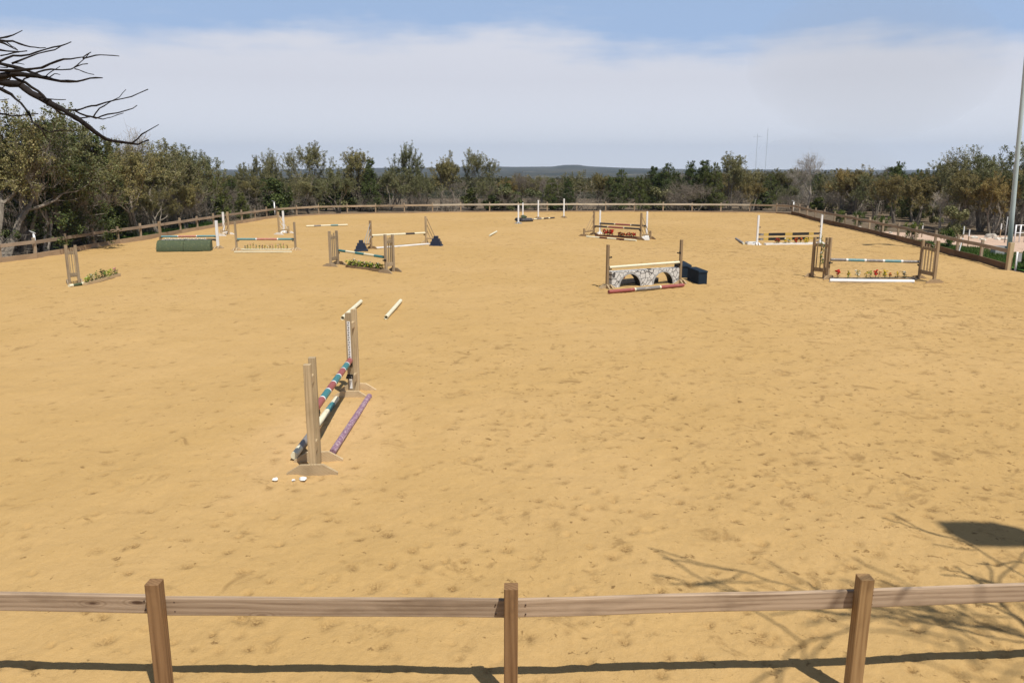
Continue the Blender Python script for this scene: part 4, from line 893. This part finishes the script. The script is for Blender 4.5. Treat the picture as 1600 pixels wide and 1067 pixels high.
def proto_brush(key, seed, m):
    rg = random.Random(seed); tb = MB()
    for i in range(60):
        a = rg.uniform(0, 6.28); p = Vector((rg.gauss(0, .35), rg.gauss(0, .35), -.05)); d = Vector((math.cos(a) * rg.uniform(0, .7), math.sin(a) * rg.uniform(0, .7), 1)).normalized(); L0 = rg.uniform(.9, 2.2); pts = [p]
        for k in range(4): d = (d + Vector((rg.gauss(0, .25), rg.gauss(0, .25), rg.gauss(-.05, .15)))).normalized(); p = p + d * L0 / 4; pts.append(p)
        tb.tube(pts, [.016, .012, .009, .006, .003], 3, 0, False)
        for j in range(5):
            q = pts[rg.randrange(1, 5)]; tb.tube([q, q + Vector((rg.gauss(0, .3), rg.gauss(0, .3), rg.gauss(.15, .2)))], [.007, .003], 3, 0, False)
    PROTO[key] = (tb.mesh('stems', m), None, 2.0)
proto_brush('brush0', 301, B_twig); proto_brush('brush1', 307, B_pale)
def proto_bush(key, seed, m, Ht, n):
    rg = random.Random(seed); tb = MB(); pts = []; rad = []
    for i in range(14):
        a = rg.uniform(0, 6.28); q = rg.uniform(0, .45) * Ht; z = rg.uniform(.15, .95) * Ht; p = (q * math.cos(a), q * math.sin(a), z); pts.append(p); rad.append(.18 * Ht); tb.tube([(0, 0, -.05), p], [.015, .005], 3, 0, False)
    PROTO[key] = (tb.mesh('stems', B_oak), leaf_mesh('foliage', pts, rad, n, .028 * Ht / .7, m, seed, 1.1), Ht)
proto_bush('bush0', 401, L_bush, .7, 1300); proto_bush('bush1', 409, L_jun, 2.2, 5000); proto_bush('bush2', 419, L_oak, 2.0, 4000)

def plant(key, x, y, top, label, group, cat='tree', name=None, wide=1.0, rz=None):
    tm, lm, Ht = PROTO[key]; g = terr(x, y) if math.hypot(x, y) > 78 else -.08; s = (top - g) / Ht
    kind = name or {'oak': 'oak_tree', 'tan': 'oak_tree', 'jun': 'juniper_tree', 'bar': 'bare_tree', 'bru': 'bare_shrub', 'bus': 'leafy_shrub'}[key[:3]]
    root = empty(kind, (x, y, g), R.uniform(0, 6.28) if rz is None else rz, label, cat, group); root.scale = (s * wide, s * wide, s)
    link(tm.name.split('.')[0], tm, root)
    if lm: link(lm.name.split('.')[0], lm, root)
    return root
GL, GF, GR = 'trees beyond the left fence', 'trees beyond the far fence', 'trees beyond the right fence'
def T(px, topy, Y, key, label, group, wide=1.0, rz=None):
    p = A(px, topy, Y); return plant(key, p.x, Y, p.z, label, group, wide=wide, rz=rz)
LT = [(4,166,34.5,'oak4','grey olive oak at the left edge of the photo, below the bare branches',.8),(-30,150,33,'oak3','oak cut by the left edge of the photo',1.0),(48,225,35.0,'bare0','pale bare tree with crooked limbs between the left edge oak and the big dark juniper',.9),
 (72,182,36.5,'jun1','big dark green rounded juniper behind the left fence under the bare branches',1.1),(108,192,40,'oak0','tall oak just right of the big dark juniper on the left',.9),(142,205,41,'jun2','narrow dark juniper right of the two tallest trees on the left',1.05),(128,270,37.5,'bare1','low grey bare tree leaning over the left fence',.9),
 (172,213,44,'jun0','dark juniper at the end of the overhanging bare branch',.8),(190,205,46,'bare0','pale bare topped tree rising above the middle of the left trees',.8),(205,232,43,'oak2','olive oak with thin stems in the middle of the left row',.9),(232,224,47,'oak4','rounded olive oak on the shoulder of the left row',.95),
 (262,222,50,'oak1','tallest olive oak on the right half of the left row',.8),(292,232,52,'oak5','olive oak two trees before the gap in the skyline',.85),(318,240,54,'oak2','last high oak before the skyline gap on the left',.85),(240,290,44.5,'oak3','low spreading oak right behind the left fence above the grass verge',.9),(285,285,48,'oak0','low olive oak behind the left fence by the roll top jump',.8),
 (338,268,58,'jun1','short dark juniper in the skyline gap on the left',.9),(360,272,60,'jun0','dark juniper left of the twin topped oak',.9),(376,300,57,'jun2','bright green small juniper close to the left fence corner',1.3)]
for px, ty, Y, k, lb, w in LT: T(px, ty, Y, k, lb, GL, w)
FT = [(388,248,66,'oak5','left half of the twin topped oak near the far left corner',.7),(420,238,66,'oak4','right half of the twin topped oak near the far left corner',.65),(455,285,68,'oak3','low grey olive oak right of the twin topped oak',1.1),(492,225,71,'oak2','tall oak with open pointed top left of the centre',.8),(520,250,70,'oak5','slim oak between two tall trees left of the centre',.7),
 (556,234,71,'oak0','dense oak with rounded top left of the centre',.75),(578,247,70,'jun2','dark juniper against the right side of the dense oak',.9),(606,262,71,'oak3','low olive oak before the open topped tree',1.0),(636,226,72,'oak4','tall open topped oak standing alone against the sky left of centre',.62),(662,272,71,'oak1','yellow olive oak below the skyline right of the open topped tree',.9),
 (690,252,72,'oak0','olive oak left of the twin peaks at centre',.75),(712,240,73,'oak5','left peak of the pair of high oaks at centre',.7),(736,236,73,'oak2','right peak of the pair of high oaks at centre',.75),(762,277,71,'oak1','low olive oak below the distant hills at centre',1.0),(790,281,72,'tan0','low tan oak in front of the hills',.9),(812,270,74,'bare1','pale bare crowned tree behind the far white posts',.9),(835,275,76,'bare1','reddish bare tree below the flat topped hill',.9),
 (862,277,72,'jun1','dark juniper right of the bare trees at centre',.9),(886,275,71,'jun0','dark juniper under the flat topped hill',.8),(905,268,73,'oak1','oak below the right end of the flat topped hill',.8),(934,272,72,'tan1','low tan oak behind the double red pole jump',.9),(955,275,70,'jun2','narrow juniper behind the double red pole jump',1.2),(972,263,72,'jun1','rounded juniper at the point where the skyline starts to rise',.9),
 (1000,272,71,'jun0','juniper in front of the rising skyline right of centre',.9),(1022,258,74,'jun2','pointed juniper right of centre',1.1),(1045,253,73,'jun1','broad dark juniper right of centre',.85),(1080,249,73,'jun0','dark juniper left of the double juniper peak',.85),(1102,248,72,'jun2','double peaked juniper left of the tallest far tree',1.1),(1118,252,71,'jun1','dark juniper against the tallest far tree',.7),(1144,240,72,'oak0','tallest tree of the far right group, dark oak with pointed crown',.75),(1160,262,73,'oak4','oak at the right shoulder of the far right group',.8),
 (1178,285,70,'tan0','low pale olive tree at the start of the smoky gap',.8),(1205,270,80,'jun1','low dark tree in the smoky gap',.9),(1232,268,84,'jun0','dark tree in the smoky gap behind the right corner',.9),(1240,290,74,'oak3','low oak behind the far right corner sprinkler',.9),(1268,241,70,'bare0','tall pale bare tree with fan of twigs at the far right corner',.95),(1290,275,72,'oak1','oak directly right of the tall pale bare tree',.9)]
for px, ty, Y, k, lb, w in FT: T(px, ty, Y, k, lb, GF, w)
RT = [(1318,266,68,'tan1','tan olive oak right of the tall bare tree beyond the right fence',.95),(1345,263,65,'tan0','rounded tan oak near the far end of the right fence',.95),(1372,270,60,'oak3','low wide oak beyond the middle of the right fence',.9),(1384,263,66,'bare1','thin bare crown rising behind the tan oaks',.7),(1400,258,62,'jun2','pointed dark juniper left of the juniper spire row',1.1),(1408,250,70,'jun0','row of dark juniper spires on the right skyline',.8),(1405,275,55,'tan1','tan oak in front of the juniper spires',.85),
 (1436,262,57,'jun1','dark juniper right of the spires',.7),(1440,275,51,'tan0','big tan olive oak over the gravel road',.95),(1470,252,55,'oak0','oak left of the tallest right tree',.7),(1500,235,50,'oak4','tallest open topped oak on the right, high above its neighbours',.75),(1476,300,47,'bare0','leaning dead grey tree with broken limbs beyond the right fence',1.0),
 (1512,268,47,'tan1','tan oak below the tallest right tree',.85),(1545,252,48,'oak1','oak between the tallest right tree and the light pole',.85),(1572,250,50,'oak5','high oak directly left of the light pole',.8),(1560,275,45,'tan0','low tan oak left of the light pole',.8),(1610,225,46,'oak3','oak cut by the right edge of the photo behind the light pole',.95),(1650,240,48,'oak0','oak just outside the right edge of the photo',.9),(1496,325,43.5,'bush2','small leafy young oak at the edge of the gravel road',.8)]
for px, ty, Y, k, lb, w in RT: T(px, ty, Y, k, lb, GR, w)

# second row and undergrowth: nothing tells these apart
ORD = ['first', 'second', 'third', 'fourth', 'fifth', 'sixth', 'seventh', 'eighth', 'ninth', 'tenth', 'eleventh', 'twelfth']
KIND = {'oak': 'olive oak', 'tan': 'tan oak', 'jun': 'dark juniper', 'bar': 'bare twiggy', 'bru': 'thin stemmed', 'bus': 'leafy green'}
MARKS = [(60, 'at the left edge'), (145, 'behind the lone slatted wing'), (245, 'left of the roll top'), (345, 'behind the green roll top'), (445, 'behind the white footed wings'), (500, 'left of the pointed oak'), (600, 'behind the blue stepped blocks'), (700, 'under the open topped oak'),
         (790, 'behind the small lone pole'), (900, 'behind the four white posts'), (1020, 'behind the double red poles'), (1165, 'left of the plank jump'), (1300, 'behind the plank jump'), (1360, 'past the far right corner'), (1425, 'behind the right fence middle'), (1500, 'above the garland wing'), (1580, 'left of the light pole'), (9999, 'right of the light pole')]
def fill(n, keys, area, tops, label, group, cat='tree', name=None, wide=(.8, 1.1), seed=1):
    rg = random.Random(seed); k = 0; made = []
    while k < n:
        x, y = area(rg)
        px = 800 + F * x / y
        if px < -120 or px > 1720: continue
        t = tops(rg, px, y); key = rg.choice(keys); made.append((px, key, plant(key, x, y, t, label, group, cat, name, rg.uniform(*wide)))); k += 1
    cnt = {}
    for px, key, o in sorted(made, key=lambda q: q[0]):
        w = next((t for lim, t in MARKS if px < lim), MARKS[-1][1]); kd = KIND[key[:3]]; cnt[(w, kd)] = cnt.get((w, kd), 0) + 1; c = cnt[(w, kd)]
        o['label'] = label.replace('KIND', kd) + ' ' + w + ('' if c == 1 else ', %s from left' % ORD[min(c, len(ORD)) - 1])
def left_area(d0, d1):
    def f(rg):
        y = rg.uniform(31, 66); return edge_x(y, -1) - rg.uniform(d0, d1), y
    return f
def right_area(d0, d1, y0=45, y1=68):
    def f(rg):
        y = rg.uniform(y0, y1); return max(edge_x(y, 1), 19) + rg.uniform(d0, d1), y
    return f
def far_area(d0, d1):
    def f(rg): return rg.uniform(-26, 34), 68.3 + rg.uniform(d0, d1)
    return f
fill(26, ['oak1', 'oak3', 'oak0', 'jun0', 'jun1', 'bare0'], left_area(4.5, 13), lambda rg, px, y: 3.68 + (y / 1240) * (rg.uniform(-6, 42) if px < 320 else rg.uniform(-22, -8)), 'rear KIND tree in the left woods', 'second row trees on the left', seed=5)
fill(34, ['oak0', 'oak2', 'bare1', 'jun0', 'bare0', 'tan0'], far_area(6, 22), lambda rg, px, y: 3.68 - (y / 1240) * (rg.uniform(4, 18) if px > 1010 else rg.uniform(11, 24)), 'rear KIND tree in the far woods', 'second row trees at the back', seed=6)
fill(30, ['tan0', 'tan1', 'oak1', 'oak3', 'jun1'], right_area(9, 26), lambda rg, px, y: 3.68 + (y / 1240) * rg.uniform(-22, 3), 'rear KIND tree in the right woods', 'second row trees on the right', seed=7)
fill(46, ['brush0', 'brush1', 'bare2', 'brush0', 'bush1'], left_area(1.6, 5), lambda rg, px, y: rg.uniform(1.2, 2.6), 'KIND undergrowth shrub beyond the left fence', 'shrubs beyond the left fence', 'shrub', 'undergrowth_shrub', (.8, 1.3), 8)
fill(64, ['brush0', 'brush1', 'bare2', 'bush2', 'bush1', 'bare2'], far_area(1.0, 4.5), lambda rg, px, y: rg.uniform(1.0, 2.4), 'KIND undergrowth shrub beyond the far fence', 'shrubs beyond the far fence', 'shrub', 'undergrowth_shrub', (.9, 1.5), 9)
fill(30, ['brush0', 'bare2', 'brush1', 'bush2'], right_area(7, 20, 47, 68), lambda rg, px, y: rg.uniform(.9, 2.2), 'KIND undergrowth shrub beyond the right fence', 'shrubs beyond the right fence', 'shrub', 'undergrowth_shrub', (.8, 1.3), 10)
for i, (px, py, hh) in enumerate(((1331, 356, .85), (1367, 366, .85), (1415, 377, .8), (1473, 391, .8), (1304, 352, .8), (1595, 425, .7))):
    p = W(px, py - 2, -.05); plant('bush0', p.x + .5, p.y + .4, hh, ['small bright green shrub behind the right fence, near the second sprinkler end', 'small bright green shrub behind the middle of the right fence', 'small yellow green shrub at the far edge of the pink gravel road', 'dark green small shrub behind the garland wing', 'smallest green shrub at the far end of the right fence', 'green plant at the right edge beside the utility post'][i], 'small shrubs along the right fence', 'shrub')

# woods farther off: one mass
def far_woods():
    rng = np.random.default_rng(77); P = []; Rd = []
    for i in range(2300):
        r = 92 + 1150 * rng.random() ** 1.7; px = rng.uniform(-250, 1850); t = (px - 800) / F; y = r / math.sqrt(1 + t * t); x = y * t; g = terr(x, y); h = rng.uniform(2.6, 5.2)
        yl = 277 if px < 1010 else (265 if px < 1330 else 270)
        h = min(h + (1.6 if px > 1130 and r < 220 else 0), max(.8, H + y * (HOR - yl) / F - g + .3))
        for k in range(5): P.append((x + rng.normal(0, 1.3), y + rng.normal(0, 1.3), g + h * rng.uniform(.3, .75))); Rd.append(min(1.5, .28 * h + .1) * rng.uniform(.8, 1.1))
    me = leaf_mesh('woodland', [(a, b, c + 40) for a, b, c in P], Rd, 230000, .20, L_mid, 78)
    co = np.empty(len(me.vertices) * 3, np.float32); me.vertices.foreach_get('co', co); co[2::3] -= 40; me.vertices.foreach_set('co', co)
    tag(link('distant_woodland', me), 'distant grey green woodland stretching behind the trees towards the hills', 'woodland', None, 'stuff')
far_woods()
# radio masts on the skyline
for px, y0, lb, arm in ((1184, 209, 'left thin radio mast with a short cross bar on the right skyline', True), (1200, 201, 'right thin radio mast, the taller one on the right skyline', False), (1165, 248, 'short faint mast left of the two radio masts', False)):
    t = A(px, y0, 2600); g = terr(t.x, 2600); root = empty('radio_mast', (t.x, 2600, g), 0, lb, 'mast'); b = MB(); h = t.z - g
    for a in range(3): b.tube([(1.1 * math.cos(a * 2.1), 1.1 * math.sin(a * 2.1), 0), (.5 * math.cos(a * 2.1), .5 * math.sin(a * 2.1), h)], .20, 4)
    b.build('lattice', M_gbox, root)
    if arm: b = MB(); b.box((0, 0, h - 9), (28, .6, .6)); b.build('cross_bar', M_gbox, root)

# ------------------------------------------------------------------ bare branches near the camera, upper left
def near_tree():
    root = empty('bare_tree', (-4.9, 3.3, -.08), 0, 'dark bare tree whose leafless branches reach in from the upper left corner', 'tree')
    o = Vector((-4.9, 3.3, -.08)); b = MB(); rg = random.Random(3)
    trunk = [Vector((0, 0, 0)), Vector((.1, .05, 1.2)), Vector((.05, 0, 2.4)), Vector((.25, -.05, 3.6)), Vector((.35, 0, 4.6)), Vector((.3, .1, 6.0))]; b.tube(trunk, [.13, .11, .09, .07, .05, .02], 10, 0)
    b.build('trunk', B_dark, root, None, True); tw = MB()
    # polylines read off the photograph, each with a distance of its own
    BR = [([(-90,118),(0,129),(30,132),(48,146),(72,158),(96,171),(120,185),(148,206),(165,217),(190,223),(215,226),(232,219)],8.3,.040,.006),
          ([(190,223),(207,224),(222,210),(248,195)],8.3,.010,.004),([(20,121),(40,130),(60,142),(74,158)],8.1,.014,.010),([(78,156),(84,168),(96,178),(110,182),(124,190)],8.5,.012,.008),
          ([(100,172),(120,173),(135,168),(150,165),(180,157),(205,152),(231,140)],8.2,.010,.004),([(115,173),(135,181),(150,185),(168,179),(200,173),(214,165)],8.4,.009,.004),([(120,186),(145,183),(160,186),(175,183),(193,177)],8.3,.007,.003),
          ([(145,184),(155,170),(170,160),(186,153),(197,140)],8.1,.007,.003),([(70,154),(85,156),(103,156)],8.3,.007,.004),
          ([(-90,112),(0,120),(20,115),(45,118),(72,122),(95,128),(120,127),(140,123),(160,122)],7.8,.032,.005),([(0,99),(20,104),(40,110),(55,116),(72,122)],7.9,.018,.010),([(-40,97),(0,111),(40,109),(65,106),(90,95),(110,92),(130,90),(142,82)],7.6,.016,.004),
          ([(130,92),(150,86),(165,86),(186,88)],7.6,.007,.003),([(45,118),(60,112),(80,109),(110,109),(122,103),(137,100)],8.0,.010,.004),([(116,108),(130,112),(147,117)],8.0,.005,.003),([(116,106),(125,98),(141,82)],7.7,.006,.003),([(70,121),(80,112),(94,104)],7.9,.006,.003),([(75,122),(85,116),(94,117)],7.9,.005,.003),
          ([(30,134),(38,124),(50,119)],8.0,.009,.006),([(0,127),(15,124),(17,122)],8.0,.008,.004),
          ([(-40,84),(0,96),(20,88),(45,86),(70,77),(95,72),(111,66)],7.4,.013,.004),([(18,99),(40,92),(60,84),(85,78),(100,70)],7.5,.009,.003),([(22,99),(38,101)],7.5,.005,.003),
          ([(-60,50),(0,64),(20,65),(40,72),(55,75),(71,75)],7.2,.014,.004),([(0,61),(20,56),(35,48)],7.2,.009,.003),([(0,66),(15,72),(28,79)],7.3,.008,.004),([(5,63),(18,72),(28,79)],7.25,.006,.003),([(-20,75),(0,78),(20,81),(42,80)],7.3,.010,.004),([(0,88),(20,83),(30,82)],7.4,.007,.004),
          ([(0,105),(12,106),(14,103)],7.5,.005,.003),([(-60,118),(0,139),(18,148),(32,162),(46,178),(52,192),(66,203),(72,215)],8.6,.020,.005),([(0,140),(8,134)],8.6,.006,.004),([(60,198),(76,207),(95,204),(112,205)],8.6,.009,.004),([(-20,172),(0,178),(20,181),(45,179),(60,178)],8.7,.009,.004),([(-20,160),(0,157),(14,155)],8.7,.007,.003),([(0,110),(20,110),(30,110)],7.7,.006,.004)]
    for pts, Y, r0, r1 in BR:
        Y *= .385; r0 *= .385; r1 *= .42
        P = []
        for i in range(len(pts) - 1):
            for t in (0, .5):
                q = (pts[i][0] + (pts[i + 1][0] - pts[i][0]) * t + rg.uniform(-.8, .8), pts[i][1] + (pts[i + 1][1] - pts[i][1]) * t + rg.uniform(-.8, .8)); P.append(A(q[0], q[1], Y + .08 * math.sin(i * .8)))
        P.append(A(*pts[-1], Y + .06)); n = len(P); rr = [max(r1, r0 + (r1 - r0) * i / (n - 1)) * rg.uniform(.8, 1.25) for i in range(n)]; P = [p - o for p in P]
        if pts[0][0] < -30:      # carry the limb back to the trunk, outside the picture
            P = [Vector((.2, 0, P[0].z - .35))] + P; rr = [r0 * 1.5] + rr
        tw.tube(P, rr, 6)
    tw.build('branches', B_dark, root, None, True)
near_tree()
# bare tree beside the viewpoint on the right, outside the frame; its shadow falls across the near fence
def side_tree():
    tb, tips = grow_tree(503, 9.4, 1.3, 3, lean=-.05, depth=5, up=.10, r0=.12, crook=.36); px_, py_, az_ = 8.7, 0.3, 2.4; ca, sa = math.cos(az_), math.sin(az_)
    bad = [False] * len(tb.v)          # limbs pruned clear of the viewing platform
    for i, (x, y, z) in enumerate(tb.v):
        wx, wy = px_ + x * ca - y * sa, py_ + x * sa + y * ca; bad[i] = z < 5.4 and wy > 2.6 and wx < .9 * wy + 1.0
    tb.f = [f for f in tb.f if not any(bad[k] for k in f)]; tb.m = [0] * len(tb.f)
    root = empty('bare_tree', (px_, py_, -.08), az_, 'bare tree right of the viewpoint, seen only by its blurred branch shadows', 'tree')
    tb.build('trunk', B_dark, root)
side_tree()
def side_light():  # unseen pole and floodlight added as a guessed caster of the square shadow
    root = empty('light_pole', (7.98, 2.95, -.1), 0, 'second arena light pole just outside the photo at right, casting the square shadow', 'light pole'); b = MB(); b.tube([(0, 0, 0), (0, 0, 10.6)], .09, 10); b.build('pole', M_steel, root, None, True)
    b = MB(); b.box((0, 0, 0), (.75, .42, .5), None, 0, .85); b.build('floodlight', M_black, root, Matrix.Translation((-.1, 0, 10.8)))
side_light()
# ------------------------------------------------------------------ smoke drifting over the woods right of centre
b = MB()
for c, rr in (((34, 90, 2.5), (9, 6, 5.0)), ((47, 108, 17), (17, 9, 10))):
    k = len(b.v); b.blob((0, 0, 0), 1.0, 0, 16, 0.0); b.v[k:] = [(c[0] + x * rr[0], c[1] + y * rr[1], c[2] + z * rr[2]) for x, y, z in b.v[k:]]
m = bpy.data.materials.new('smoke'); m.use_nodes = True; n = m.node_tree; n.nodes.clear()
ou = n.nodes.new('ShaderNodeOutputMaterial'); pvn = n.nodes.new('ShaderNodeVolumePrincipled'); pvn.inputs['Color'].default_value = (.72, .72, .72, 1); pvn.inputs['Density'].default_value = 0.011
n.links.new(pvn.outputs[0], ou.inputs['Volume']); tag(b.build('smoke', m), 'faint grey smoke drifting over the trees beyond the far right corner', 'smoke', None, 'stuff')
# ------------------------------------------------------------------ haze
b = MB(); b.box((0, 0, 55), (12600, 12600, 210)); m = bpy.data.materials.new('haze'); m.use_nodes = True; n = m.node_tree; n.nodes.clear()
ou = n.nodes.new('ShaderNodeOutputMaterial'); pvn = n.nodes.new('ShaderNodeVolumePrincipled'); pvn.inputs['Color'].default_value = (.66, .80, 1.0, 1); pvn.inputs['Density'].default_value = 0.00014; pvn.inputs['Anisotropy'].default_value = 0.2
n.links.new(pvn.outputs[0], ou.inputs['Volume']); tag(b.build('haze', m), 'thin pale haze over the whole place', 'haze', None, 'stuff')
